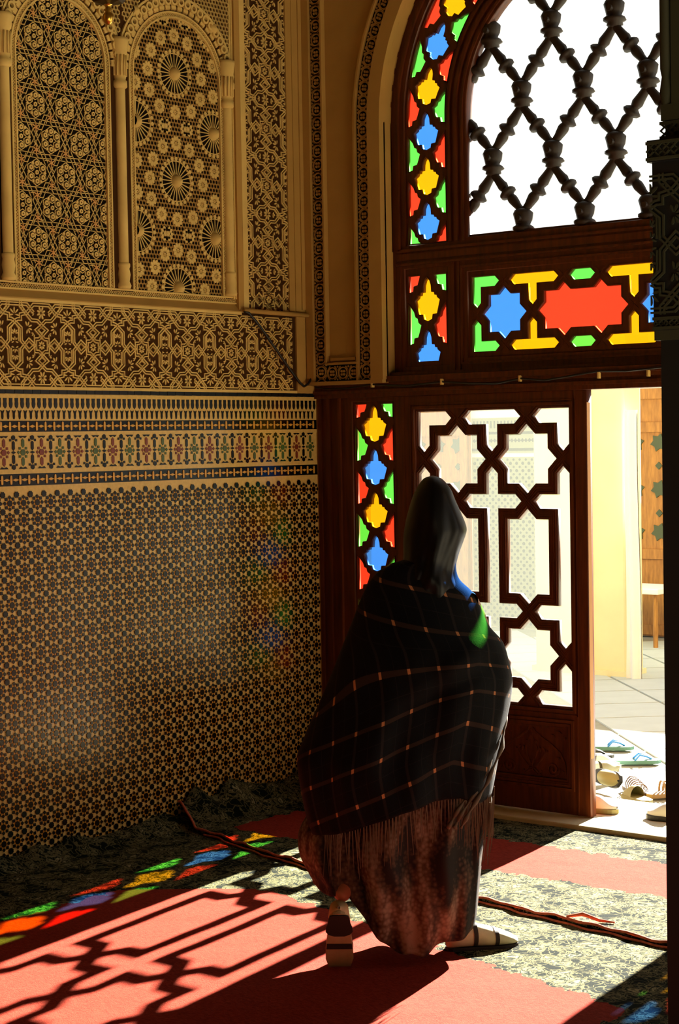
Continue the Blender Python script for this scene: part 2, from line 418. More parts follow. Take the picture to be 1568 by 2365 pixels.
# flower band, red and green alternating
octm = {}; lozm = {}
for c in ('red', 'green'):
    octm[c] = MB().prism(circ(0, 0, .0135, 8, pi / 8), -.002, .001, FL).mesh('flower_heart'); octm[c].materials.append(MATS['tile_' + c])
    lozm[c] = MB().prism([(0, -.019), (.0075, -.011), (.0075, .011), (0, .019), (-.0075, .011), (-.0075, -.011)], -.002, .001, FL).mesh('flower_lozenge'); lozm[c].materials.append(MATS['tile_' + c])
lozk = MB().prism([(0, -.020), (.0072, -.013), (.0072, .013), (0, .020), (-.0072, .013), (-.0072, -.013)], -.002, .001, FL).mesh('dark_lozenge'); lozk.materials.append(MATS['tile_black'])
octk = MB().prism(circ(0, 0, .0105, 8, pi / 8), -.002, .001, FL).mesh('dark_octagon'); octk.materials.append(MATS['tile_black'])
FPW = .1005; zc = 1.6765; fk = 0; y = -.055; smr = MB(); smg = MB(); smk = MB(); edge = MB()
while y > -3.10:
    c = 'red' if fk % 2 else 'green'
    place('flower_heart', octm[c], WL, (0, y, zc))
    for s in (-1, 1):
        place('flower_lozenge', lozm[c], WL, (0, y, zc + s * .0375)); place('dark_lozenge', lozk, WL, (0, y - FPW / 2, zc + s * .0275))
        place('dark_octagon', octk, WL, (0, y - FPW / 2, zc + s * .0600))
        for t in (-1, 1):
            (smr if c == 'red' else smg).prism(circ(y + t * .0165, zc + s * .0165, .0075, 4, pi / 4), -.002, .001, FL)
            smk.prism(circ(y - FPW / 2 + t * .0155, zc + s * .050, .0068, 4, pi / 4), -.002, .001, FL)
        (smr if c == 'red' else smg).prism(circ(y + s * .0235, zc, .0075, 4, 0), -.002, .001, FL)
        edge.prism([(y - .022, zc + s * .0665), (y + .022, zc + s * .0665), (y + .012, zc + s * .058), (y, zc + s * .0625), (y - .012, zc + s * .058)], -.002, .001, FL)
    smk.prism([(y - FPW / 2 - .013, zc), (y - FPW / 2, zc - .0058), (y - FPW / 2 + .013, zc), (y - FPW / 2, zc + .0058)], -.002, .001, FL)
    y -= FPW; fk += 1
for nm, mb, mt in (('red_chips', smr, 'tile_red'), ('green_chips', smg, 'tile_green'), ('dark_chips', smk, 'tile_black'), ('edge_chips', edge, 'tile_black')):
    tag(mb.build(nm, mt, WL), kind='stuff')
# row of navy tiles under the carved frieze
y = -.012; rnd = random.Random(3)
while y > -3.12:
    w = rnd.uniform(.040, .056)
    MB().prism([(y - w + .0015, 1.9145 + rnd.uniform(0, .0012)), (y - .001, 1.9145), (y - .001, 1.930 + rnd.uniform(0, .0015)), (y - w + .0015, 1.931)], -.004, .0015, FL).build('navy_tile', 'tile_navy', WL)
    y -= w

# carved strapwork cell (half units measured from the wall): width .2866, height .352
CW, CH = .2866, .352
KX, KY = CW / 904, CH / 1490
def cell_mesh(name, depth=.0055):
    mb = MB()
    def put(pts):
        for sx_ in (1, -1):
            for sv in (1, -1):
                q = [((sx_ * x) * KX, sv * v * KY) for x, v in pts]
                # star centred cell: hexagon tip column at +-CW/2
                q = [(p[0] - sx_ * CW / 2, p[1]) for p in q]
                for off in (-1, 1):
                    qq = []
                    n = len(q)
                    for i in range(n):
                        p = Vector(q[i]); a = Vector(q[max(i - 1, 0)]); b = Vector(q[min(i + 1, n - 1)])
                        d1 = (p - a) if i > 0 else (b - p); d2 = (b - p) if i < n - 1 else d1
                        d1.normalize(); d2.normalize(); n1 = Vector((-d1.y, d1.x)); n2 = Vector((-d2.y, d2.x)); nn = (n1 + n2)
                        if nn.length < 1e-6: nn = n1
                        nn.normalize(); qq.append(tuple(p + nn * (.0054 * off / max(.5, nn.dot(n1)))))
                    mb.ribbon(qq, .0050, -.002, depth, FL)
    put([(0, 400), (105, 290), (105, 70), (232, -95), (345, 20)])
    put([(345, -20), (345, 105), (400, 108), (452, 155)])
    put([(398, 105), (452, 165), (540, 265), (452, 345)])
    put([(452, 350), (385, 425), (285, 430), (195, 540), (105, 660), (105, 745)])
    put([(0, 405), (55, 440), (100, 440), (100, 520), (200, 545), (320, 700), (452, 700)])
    put([(0, 700), (210, 700), (320, 560)])
    def thin(pts):
        for sx_ in (1, -1):
            for sv in (1, -1): mb.ribbon([(sx_ * x * KX - sx_ * CW / 2, sv * v * KY) for x, v in pts], .0042, -.002, depth, FL)
    thin([(172, 0), (232, 66), (290, 0)]); thin([(395, 265), (452, 212)]); thin([(395, 265), (452, 318)])
    thin([(30, 330), (62, 290), (62, 60)])
    # leaves
    def leafset(x, v, angs, r0, r1, w):
        for sx_ in (1, -1):
            for sv in (1, -1):
                for a in angs:
                    d = (sx_ * cos(a), sv * sin(a)); ang = math.atan2(d[1], d[0])
                    mb.prism(petal(sx_ * (x * KX) - sx_ * CW / 2, sv * v * KY, ang, r0, r1, w), -.002, depth * .8, FL)
    leafset(215, 300, [radians(a) for a in (-100, -60, -20, 25, 70, 110)], .006, .026, .0070)
    leafset(330, 200, [radians(a) for a in (-150, -95, 170)], .003, .015, .0055)
    leafset(0, 180, [radians(a) for a in (90, 55, 20)], .004, .022, .0062)
    leafset(0, 60, [radians(a) for a in (90, 45, -20)], .004, .019, .0058)
    leafset(0, 520, [radians(a) for a in (90, 45, -10)], .004, .030, .0070)
    leafset(140, 640, [radians(a) for a in (-60, 200, 90)], .003, .014, .008)
    for vv in (0,):
        for k in range(8): mb.prism(petal(0, 0, 2 * pi * k / 8, .004, .018, .0070), -.002, depth * .8, FL)
    for s in (-1, 1):
        for k in range(8):
            mb.prism(petal(0, s * 562 * KY, 2 * pi * (k + .5) / 8, .004, .028 if k % 4 in (1, 2) else .024, .0085), -.002, depth * .8, FL)
        for t in (-1, 1):
            for a in (0, 50, -50): mb.prism(petal(t * .036, s * 562 * KY, radians(a) + (0 if t > 0 else pi),   .003, .017, .0058), -.002, depth * .8, FL)
    me = mb.mesh(name)
    return clip_mesh(me, [((0, CW / 2, 0), (0, 1, 0)), ((0, -CW / 2, 0), (0, -1, 0)), ((0, 0, CH / 2), (0, 0, 1)), ((0, 0, -CH / 2), (0, 0, -1))])
cell = cell_mesh('carved_cell'); cell.materials.append(MATS['plaster'])
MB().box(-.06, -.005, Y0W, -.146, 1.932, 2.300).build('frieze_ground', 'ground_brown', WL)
FZC = 2.113
for k in range(-4, 6):
    yc = -1.8925 + CW * (k + .5)
    place('carved_cell', cell, WL, (-.005, yc, FZC))
MB().box(-.06, .002, Y0W, -.146, 1.932, 1.944).box(-.06, .003, Y0W, -.53, 2.289, 2.305).build('frieze_border', 'plaster', WL)
# tall carved strip beside the corner, its cells stacked up the wall
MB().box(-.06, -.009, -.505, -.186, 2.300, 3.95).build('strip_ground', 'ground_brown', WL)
SP = 2 * 562 * KY
scell = clip_mesh(cell.copy(), [((0, 0, SP / 2), (0, 0, 1)), ((0, 0, -SP / 2), (0, 0, -1))])
for r in range(7):
    zc_ = 2.368 + SP * r
    me = scell
    if r == 0:
        me = clip_mesh(scell.copy(), [((0, 0, 2.31 - zc_), (0, 0, -1))])
    place('carved_cell', me, WL, (-.009, -.3305, zc_))
MB().box(-.06, .001, -.510, -.476, 2.30, 3.95).build('strip_border', 'plaster', WL)
MB().box(-.06, .0, -.186, -.146, 2.30, 3.95).box(-.06, .004, -.146, 0, 1.932, 3.95).build('corner_plaster', 'plaster_plain', WL)
MB().box(-.06, .010, -.105, -.075, 2.33, 3.95).build('corner_fillet', 'plaster_plain', WL)
HS = -.022                      # face of the screens
# niche panels: recessed screens with arched heads
MB().box(-.06, HS - .0035, Y0W, -.53, 2.300, 3.95).build('niche_ground', 'ground_shade', WL)
sill = MB(); sill.add([(-.030, Y0W, 2.343), (-.030, -.53, 2.343), (.004, -.53, 2.305), (.004, Y0W, 2.305), (-.045, Y0W, 2.30), (-.045, -.53, 2.30), (.004, -.53, 2.30), (.004, Y0W, 2.30)],
         [(0, 1, 2, 3), (3, 2, 6, 7), (1, 5, 6, 2)]); sill.build('niche_sill', 'plaster_plain', WL)
MB().box(-.045, 0, -.545, -.51, 2.30, 3.95).build('niche_jamb', 'plaster_plain', WL)

def xband(mb, pts, wid, pitch, h, w=.0026, F=FL):
    """criss-cross lattice band along a line between two rails"""
    P = [Vector(p) for p in pts]; seglen = [0]
    for i in range(1, len(P)): seglen.append(seglen[-1] + (P[i] - P[i - 1]).length)
    L = seglen[-1]; n = max(1, round(L / pitch))
    def at(d, off):
        d = min(max(d, 0), L - 1e-6)
        for i in range(1, len(P)):
            if d <= seglen[i]:
                t = (d - seglen[i - 1]) / (seglen[i] - seglen[i - 1]); dr = (P[i] - P[i - 1]).normalized()
                q = P[i - 1].lerp(P[i], t) + Vector((-dr.y, dr.x)) * off; return (q.x, q.y)
    for k in range(n):
        d0, d1 = L * k / n, L * (k + 1) / n
        mb.ribbon([at(d0, -wid / 2), at(d1, wid / 2)], w, h - .006, h, F); mb.ribbon([at(d0, wid / 2), at(d1, -wid / 2)], w, h - .006, h, F)
        mb.ribbon([at(d0, 0), at((d0 + d1) / 2, wid / 2), at(d1, 0), at((d0 + d1) / 2, -wid / 2)], w * .8, h - .006, h - .001, F, closed=True)
    for s in (-1, 1): mb.ribbon([at(L * k / (4 * len(P)), s * wid / 2) for k in range(4 * len(P) + 1)], .0075, h - .012, h + .003, F)

PANELS = [(-1.593, .267), (-.905, .292), (-2.27, .267)]
SPR = 3.31
# screen 1: net of rosettes with rings and six-armed stars on a triangular grid
def net_screen(yc, hw, z0, z1, phase):
    mb = MB(); og = MB(); A = .1610; RZ = .1386; w = .0032; h0, h1 = HS - .004, HS
    j = 0; z = z0 + .035
    while z < z1 + .2:
        i0 = (j % 2) * A / 2
        y = yc - hw - .2 + i0 + phase
        while y < yc + hw + .2:
            mb.ribbon(circ(y, z, .0068, 8), .0055, h0, h1 + .002, FL, closed=True)
            for k in range(6):
                a = pi / 2 + k * pi / 3
                cx_, cz_ = y + .0366 * cos(a), z + .0366 * sin(a)
                mb.ribbon(circ(cx_, cz_, .0072, 10), .0062, h0, h1 + .003, FL, closed=True)
                mb.ribbon(circ(cx_, cz_, .0188, 6, a), w, h0, h1, FL, closed=True)
                b = a + pi / 6
                mb.prism(petal(y, z, b, .034, .050, .011), h0, h1 + .002, FL)
                # woven straps crossing half way to the next rosette
                e = a + pi / 6; M = Vector((y + A / 2 * cos(e), z + A / 2 * sin(e)))
                if k in (0, 1, 2):
                    for sg in (-1, 1):
                        dr = Vector((cos(e + pi / 2 + sg * radians(32)), sin(e + pi / 2 + sg * radians(32)))); nn = Vector((-dr.y, dr.x))
                        for o_ in (-.0085, .0085):
                            c_ = M + nn * o_
                            mb.ribbon([tuple(c_ - dr * .047), tuple(c_ + dr * .047)], w, h0, h1 - .001, FL)
                        dr2 = Vector((cos(e), sin(e)))
            for sg in (1, -1):   # stars at the two triangle centres
                cy_, cz_ = y + A / 2, z + sg * RZ / 3
                og.ribbon(circ(cy_, cz_, .0042, 6), .004, h0, h1 + .002, FL, closed=True)
                for k in range(6):
                    a = pi / 2 * sg + k * pi / 3
                    og.ribbon([(cy_ + .004 * cos(a), cz_ + .004 * sin(a)), (cy_ + .0185 * cos(a), cz_ + .0185 * sin(a))], .0042, h0, h1 + .001, FL)
                    mb.ribbon([(cy_ + .0185 * cos(a), cz_ + .0185 * sin(a)), (cy_ + .036 * cos(a + .33), cz_ + .036 * sin(a + .33))], w, h0, h1, FL)
            y += A
        z += RZ; j += 1
    pl = [((0, yc + hw, 0), (0, 1, 0)), ((0, yc - hw, 0), (0, -1, 0)), ((0, 0, z0), (0, 0, -1)), ((0, 0, z1), (0, 0, 1))]
    o1 = mb.build('net_screen', 'plaster', WL); clip_mesh(o1.data, pl)
    o2 = og.build('net_stars', 'screen_orange', o1); clip_mesh(o2.data, pl)
net_screen(PANELS[0][0], PANELS[0][1] - .02, 2.372, 3.62, .063)
net_screen(PANELS[2][0], PANELS[2][1] - .02, 2.372, 3.62, .063)
# screen 2: sunbursts ringed by daisies over a fine net
def rosette_screen(yc, hw, z0, z1):
    h0, h1 = HS - .004, HS; net = MB(); fl = MB()
    centres = []
    for k in range(-1, 4):
        centres.append((yc - .012, 2.392 + .4725 * k))
        for s in (-1, 1): centres.append((yc - .012 + s * .245, 2.392 + .4725 * (k + .5)))
    P_ = .0190
    def clear(y, z): return all((y - c[0]) ** 2 + (z - c[1]) ** 2 > .090 ** 2 for c in centres)
    nr = int((z1 - z0) / P_) + 2; nc = int(2 * hw / P_) + 2
    for r in range(nr):
        for c in range(nc):
            y, z = yc - hw + c * P_ + (r % 2) * P_ / 2, z0 + r * P_
            if clear(y, z): net.ribbon(circ(y, z, P_ * .53, 6, pi / 6), .0024, h0, h1 - .0012, FL, closed=True)
    daisies = []
    for (cy_, cz_) in centres:
        for k in range(12):
            a = pi / 2 + k * pi / 6
            d = (cy_ + .168 * cos(a), cz_ + .168 * sin(a))
            if clear(*d) and all((d[0] - e[0]) ** 2 + (d[1] - e[1]) ** 2 > .052 ** 2 for e in daisies): daisies.append(d)
        for k in range(24):
            a = k * pi / 12
            fl.ribbon([(cy_ + .030 * cos(a), cz_ + .030 * sin(a)), (cy_ + .088 * cos(a), cz_ + .088 * sin(a))], .0042, h0, h1, FL)
            fl.prism(circ(cy_ + .1 * cos(a), cz_ + .1 * sin(a), .0095, 6), h0, h1 + .001, FL)
        fl.ribbon(circ(cy_, cz_, .090, 32), .004, h0, h1, FL, closed=True)
    for k in range(-1, 4):   # alternate bigger daisies in the open field
        for s in (-1, 1): daisies.append((yc - .012 + s * .062, 2.392 + .4725 * (k + .5)))
    for (y, z) in daisies:
        for k in range(10): fl.prism(petal(y, z, 2 * pi * k / 10, .009, .034, .0150), h0, h1 + .002, FL)
        fl.ribbon(circ(y, z, .0055, 6), .004, h0, h1 + .001, FL, closed=True)
    pl = [((0, yc + hw, 0), (0, 1, 0)), ((0, yc - hw, 0), (0, -1, 0)), ((0, 0, z0), (0, 0, -1)), ((0, 0, z1), (0, 0, 1))]
    o1 = net.build('honeycomb_net', 'plaster_plain', WL); clip_mesh(o1.data, pl)
    o2 = fl.build('flower_screen', 'plaster', o1); clip_mesh(o2.data, pl)
    for (y, z) in centres:
        if abs(y - yc) < hw + .03 and z0 - .03 < z < z1:
            mb = MB(); prof = [(.030, 0), (.029, .010), (.022, .026), (.010, .038), (0, .042)]
            n = 16
            v = []; f = []
            for i, (r, h) in enumerate(prof):
                for q in range(n): v.append((HS - .01 + h, y + r * cos(2 * pi * q / n), z + r * sin(2 * pi * q / n)))
            for i in range(len(prof) - 1):
                for q in range(n): f.append((i * n + q, i * n + (q + 1) % n, (i + 1) * n + (q + 1) % n, (i + 1) * n + q))
            ob = mb.add(v, f).build('boss', 'plaster', o1, True); clip_mesh(ob.data, pl)
rosette_screen(PANELS[1][0], PANELS[1][1] - .02, 2.372, 3.62)
for (yc, hw) in PANELS:
    b = MB()
    arcp = [(yc - (hw - .006) * cos(pi * k / 20), SPR + (hw - .006) * sin(pi * k / 20)) for k in range(21)]
    xband(b, [(yc - hw + .006, 2.372), (yc - hw + .006, SPR)], .022, .024, HS + .006)
    xband(b, arcp, .022, .024, HS + .006)
    xband(b, [(yc + hw - .006, SPR), (yc + hw - .006, 2.372)], .022, .024, HS + .006)
    b.build('lattice_border', 'plaster', WL)
    # arched head: plain spandrel board with a scalloped, beaded rim
    inner = [(yc - hw - .004, 2.36)] + [(yc - (hw + .004) * cos(pi * k / 24), SPR + (hw + .004) * sin(pi * k / 24)) for k in range(25)] + [(yc + hw + .004, 2.36)]
    outer = [(yc - .344, 2.36), (yc - .344, 3.95), (yc + .344, 3.95), (yc + .344, 2.36)]
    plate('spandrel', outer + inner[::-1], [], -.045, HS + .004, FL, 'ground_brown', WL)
    rim = MB()
    for k in range(26):
        a = pi * (k + .5) / 26; r = hw + .052
        rim.ribbon(circ(yc - r * cos(a), SPR + r * sin(a), .0155, 10), .009, HS, HS + .020, FL, closed=True)
        for q in range(5):
            t = a + (q - 2) * .018; rim.prism(petal(yc - (hw + .012) * cos(t), SPR + (hw + .012) * sin(t), math.atan2(sin(t), -cos(t)), .0, .022, .006), HS, HS + .012, FL)
    rim.ribbon([(yc - (hw + .078) * cos(pi * k / 30), SPR + (hw + .078) * sin(pi * k / 30)) for k in range(31)], .010, HS, HS + .014, FL)
    rim.build('arch_rim', 'plaster', WL)
    net = MB(); P_ = .021
    for r in range(36):
        for c in range(34):
            y, z = yc - .344 + c * P_ + (r % 2) * P_ / 2, SPR + .02 + r * P_ * .87
            if z < 3.95 and (y - yc) ** 2 + (z - SPR) ** 2 > (hw + .09) ** 2 and abs(y - yc) < .33:
                net.ribbon(circ(y, z, P_ * .53, 6, pi / 6), .0036, HS, HS + .010, FL, closed=True)
    net.build('spandrel_net', 'plaster', WL)
b = MB(); xband(b, [(Y0W, 2.354), (-.545, 2.354)], .026, .026, HS + .004); xband(b, [(-.556, 2.36), (-.556, 3.95)], .014, .024, HS + .008); b.build('lattice_border', 'plaster', WL)
# colonnettes with vase feet and fluted capitals
for y in (-1.908, -1.262, -.588):
    c = MB().lathe([(.024, .02), (.024, .92)], (-.015, y, 2.36), 12).build('colonnette', 'plaster', WL, True)
    MB().lathe([(.0, 0), (.030, 0), (.034, .012), (.026, .03), (.031, .06), (.026, .085), (.030, .095), (.030, .105), (.024, .11)], (-.015, y, 2.372), 12).build('foot', 'plaster', c, True)
    cap = MB().lathe([(.026, 0), (.034, .008), (.034, .03), (.026, .036), (.030, .05), (.030, .145), (.036, .155), (.042, .20), (.042, .215), (0, .215)], (-.015, y, 3.225), 12)
    for k in range(7):
        a = -pi / 2 + pi * k / 6; cap.tube([(-.015 + .031 * cos(a), y + .031 * sin(a), 3.278), (-.015 + .031 * cos(a), y + .031 * sin(a), 3.366)], .0045, 5)
    cap.build('capital', 'plaster', c, True)
# small ledge rail and a loose cable
o = MB().tube([(.022, -.535, 2.308), (.022, -.03, 2.303)], .011, 10).build('ledge_rail', 'plaster_plain', WL, True)
w = MB().tube([(.030, -.545, 2.300), (.034, -.517, 2.297), (.036, -.44, 2.235), (.034, -.346, 2.148), (.032, -.24, 2.050), (.030, -.16, 1.982), (.030, -.128, 1.964), (.030, -.10, 1.975), (.034, -.06, 2.02), (.04, -.040, 2.056), (.03, -.045, 2.0), (.03, -.04, 1.965), (.03, -.01, 1.95)],
              [.004, .006, .006, .006, .006, .006, .006, .006, .006, .007, .003, .003, .003], 8).build('hanging_cable', 'wire', None, True)
tag(w, 'black cable drooping across the carved plaster near the corner', 'cable')

# ------------------------------------------------------------------ door wall: plaster around the arch
XC, ZS = 1.50, 3.17                     # arch centre
def arc(r, a0, a1, n): return [(XC + r * cos(a0 + (a1 - a0) * k / n), ZS + r * sin(a0 + (a1 - a0) * k / n)) for k in range(n + 1)]
hole = [(0.0, -.4), (0.0, 1.968), (XC - 1.025, 1.968)] + arc(1.025, pi, 0, 40) + [(XC + 1.025, 1.968), (3.0, 1.968), (3.0, -.4)]
def doorway(x0, x1, zt):
    c = (x0 + x1) / 2; r = (x1 - x0) / 2
    return [(x0, -.35), (x0, zt)] + [(c - r * cos(pi * k / 16), zt + r * sin(pi * k / 16)) for k in range(1, 16)] + [(x1, zt), (x1, -.35)]
outer = [(0.0, 5.2), (12, 5.2), (12, -.4), (3.0, -.4)] + hole[::-1][1:-1] + [(0.0, 1.968)]
WB = plate('wall_back', outer, [doorway(4.1, 7.1, 2.6), doorway(7.9, 11.1, 2.6)], -.10, .055, FD, 'plaster_plain')  # both unseen openings are added, for sun bounce onto the left wall
tag(WB, 'plaster wall around the arched wooden doorway', kind='structure')
# raised framing: strip borders stand proud of a sunk plain field
def frame_piece(x0, x1, z0, z1, h): return (x0, x1, -h, -.05, z0, z1)
fb = MB()
fb.box(*frame_piece(.010, .052, 1.968, 3.95, .082)).box(*frame_piece(.123, .133, 2.07, 3.95, .084)).box(*frame_piece(.01, .47, 1.968, 1.984, .086))
fb.box(*frame_piece(.123, .318, 2.062, 2.072, .084)).box(*frame_piece(.150, .300, 2.080, 2.094, .072))
fb.build('field_frame', 'plaster_plain', WB)
def arch_band(r0, r1, h0, h1, name, m):
    def path(r): return [(XC - r, 1.984)] + arc(r, pi, 0, 36) + [(XC + r, 1.984)]
    a, b = path(r0), path(r1); mb = MB(); n = len(a)
    v = []
    for p, q in zip(a, b): v += [FD(p[0], p[1], h0), FD(p[0], p[1], h1), FD(q[0], q[1], h1), FD(q[0], q[1], h0)]
    f = []
    for i in range(n - 1):
        for q in range(4): f.append((4 * i + q, 4 * i + 4 + q, 4 * i + 4 + (q + 1) % 4, 4 * i + (q + 1) % 4))
    return mb.add(v, f).build(name, m, WB)
arch_band(1.025, 1.098, .045, .088, 'arch_moulding', 'plaster_plain')
arch_band(1.178, 1.190, .045, .080, 'arch_fillet', 'plaster_plain')
arch_band(1.098, 1.178, .045, .062, 'border_ground', 'ground_shade')
MB().box(.052, .123, -.064, -.05, 1.984, 3.95).box(.052, .47, -.064, -.05, 1.984, 2.062).build('border_ground', 'ground_shade', WB)
# chain of ringed rosettes in the borders
rosm = MB()
for k in range(4):
    rosm.prism(petal(0, 0, pi / 4 + k * pi / 2, .003, .0165, .0125), 0, .008, FD)
rosm.ribbon(circ(0, 0, .0265, 14), .0045, 0, .007, FD, closed=True)
for s in (-1, 1):
    for t in (-1, 1):
        rosm.ribbon([(-s * .032, t * .014), (-s * .010, t * .031), (s * .010, t * .034), (s * .032, t * .048)], .0042, 0, .0065, FD)
    rosm.prism(star(s * .030, 0.0325, .005, .004, 4), 0, .006, FD)
rosm = rosm.mesh('carved_rosette'); rosm.materials.append(MATS['plaster_plain'])
PIT = .0655
z = 2.03
while z < 3.93: place('carved_rosette', rosm, WB, (.0875, -.062, z)); z += PIT
x = .155
while x < .31: place('carved_rosette', rosm, WB, (x, -.062, 2.023), (0, pi / 2, 0)); x += PIT
rm = 1.138; Ls = ZS - 2.03; L = Ls + rm * pi / 2; d = 0
while d < L:
    for s in (-1, 1):
        if d < Ls: place('carved_rosette', rosm, WB, (XC + s * rm, -.060, 2.03 + d))
        else:
            a = (d - Ls) / rm; place('carved_rosette', rosm, WB, (XC + s * rm * cos(a), -.060, ZS + rm * sin(a)), (0, -s * a, 0))
    d += PIT

# ------------------------------------------------------------------ stained strip pattern
CEN = [(0, 0), (.11, .07), (.17, .17), (.19, .33), (.33, .34), (.35, .40), (.46, .41), (.48, .46), (.62, .52), (.55, .66), (.47, .83), (.25, .84), (.22, .95), (0, 1.0)]
SID = [(.95, .60), (.86, .66), (.70, .78), (.63, .90), (.52, .93), (.48, 1.03), (.34, 1.09), (.42, 1.24), (.50, 1.36), (.70, 1.38), (.73, 1.50), (.95, 1.53)]
PITCH = 1.21
def stained(length, unit, hw, first=('yellow', 'blue'), left=('red', 'green'), start=0.0):
    """outlines (v across, d down from the top) with their colours"""
    out = []; Lf = length / unit; k = -3
    while k * PITCH + start < Lf:
        f0 = k * PITCH + start
        cpoly = [(x, f0 + y) for x, y in CEN] + [(-x, f0 + y) for x, y in CEN[-2:0:-1]]
        for poly, c in ((cpoly, first[k % 2]), ([(x, f0 + y) for x, y in SID], left[k % 2]), ([(-x, f0 + y) for x, y in SID], left[(k + 1) % 2])):
            p = clip_poly(clip_poly(poly, 1, 0.0, True), 1, Lf, False) if poly else []
            if len(p) >= 3 and abs(area(p)) > .012: out.append(([(x * hw, y * unit) for x, y in p], c))
        k += 1
    return out
def strip_window(win, pieces, fmap, outer, hb, F, rim_w=.006):
    """fretted board with a coloured pane behind each opening"""
    holes = [[fmap(*p) for p in poly] for poly, c in pieces]
    plate('fret', outer, holes, hb - .020, hb, F, 'wood', win, .0015)
    rim = MB()
    for hp in holes:
        rim.ribbon(grow(hp, .0045), .0035, hb - .002, hb + .003, F, closed=True)
    rim.build('fret_beading', 'wood', win)
    for (poly, c), hp in zip(pieces, holes):
        mb = MB().prism(grow(hp, .003), hb - .024, hb - .0205, F, back=False)
        mb.v = mb.v; n = len(hp)
        mb.f = [mb.f[0]]
        mb.build('pane', 'glass_' + c, win)

WH = -.004                              # front face of the wood (h: towards the room)
# --- arched window: outer frame board with openings
def arch_path(r, zb): return [(XC - r, zb)] + arc(r, pi, 0, 48) + [(XC + r, zb)]
win = empty('window_1', (0, 0, 0)); tag(win, 'arched window above the door with turned lattice and a stained glass rim', kind='structure')
outer = arch_path(1.12, 1.955)
strip_open = arch_path(.950, 2.598) + arch_path(.713, 2.598)[::-1]
glass_open = arch_path(.600, 2.612)
short_open = [rect(.540, .785, 2.040, 2.490), rect(2.215, 2.460, 2.040, 2.490)]
trans_open = [rect(.895, 2.105, 2.070, 2.455)]
plate('arch_frame', arch_path(1.12, 1.97), [strip_open, glass_open] + short_open + trans_open, -.055, WH, FD, 'wood', win, .003)
mo = MB()
for r, w_, h_ in ((.985, .014, .012), (1.03, .010, .006), (.690, .010, .010), (.655, .016, .014), (.622, .012, .008)):
    mo.ribbon(arch_path(r, 2.575 if r > .7 else 2.60), w_, WH - .002, WH + h_, FD)
for zz, w_, h_ in ((2.575, .012, .012), (2.545, .030, .006), (2.512, .010, .012)): mo.ribbon([(.50, zz), (2.50, zz)], w_, WH - .002, WH + h_, FD)
for xx in (.512, .818, .850, 2.15, 2.182, 2.488): mo.ribbon([(xx, 2.0), (xx, 2.505)], .012, WH - .002, WH + .008, FD)
mo.ribbon([(.865, 2.045), (.865, 2.480), (2.135, 2.480), (2.135, 2.045)], .010, WH - .002, WH + .010, FD, closed=True)
mo.ribbon([(.838, 2.60), (.838, 3.17)], .008, WH - .002, WH + .006, FD)
mo.build('moulding', 'wood', win)
# stained rim, left half and right half
UNIT = .205 / PITCH; HWS = .110; RM = .8315; ZB = 2.606; LS = ZS - ZB; LT = LS + RM * pi / 2
def rim_map(side):
    def f(v, dtop):
        d = LT - dtop
        if d <= LS: x, z = -RM + v, ZB + d
        else:
            a = (d - LS) / RM; r = RM - v; x, z = -r * cos(a), ZS + r * sin(a)
        return (XC + side * x, z)
    return f
nC = int(LT / UNIT / PITCH); st = (LT - .012) / UNIT - 1.0 - (nC - 1) * PITCH
for side in (-1, 1):
    pcs = stained(LT, UNIT, HWS, ('yellow', 'blue') if (nC - 1) % 2 else ('blue', 'yellow'), ('red', 'green') if (nC % 2) else ('green', 'red'), st)
    fm = rim_map(1 if side < 0 else -1)
    # densify edges so that long pieces follow the curve
    dens = []
    for poly, c in pcs:
        q = []
        for i in range(len(poly)):
            a, b = poly[i], poly[(i + 1) % len(poly)]; n = max(1, int(abs(a[1] - b[1]) / .05))
            q += [(a[0] + (b[0] - a[0]) * t / n, a[1] + (b[1] - a[1]) * t / n) for t in range(n)]
        dens.append((q, c))
    N_ = 40
    ol = [fm(-HWS - .012, LT * (1 - k / N_) + (.006 if k == 0 else 0)) for k in range(N_ + 1)] + [fm(HWS + .012, LT * k / N_ + (.006 if k == N_ else 0)) for k in range(N_ + 1)]
    strip_window(win, dens, fm, ol, WH - .010, FD)
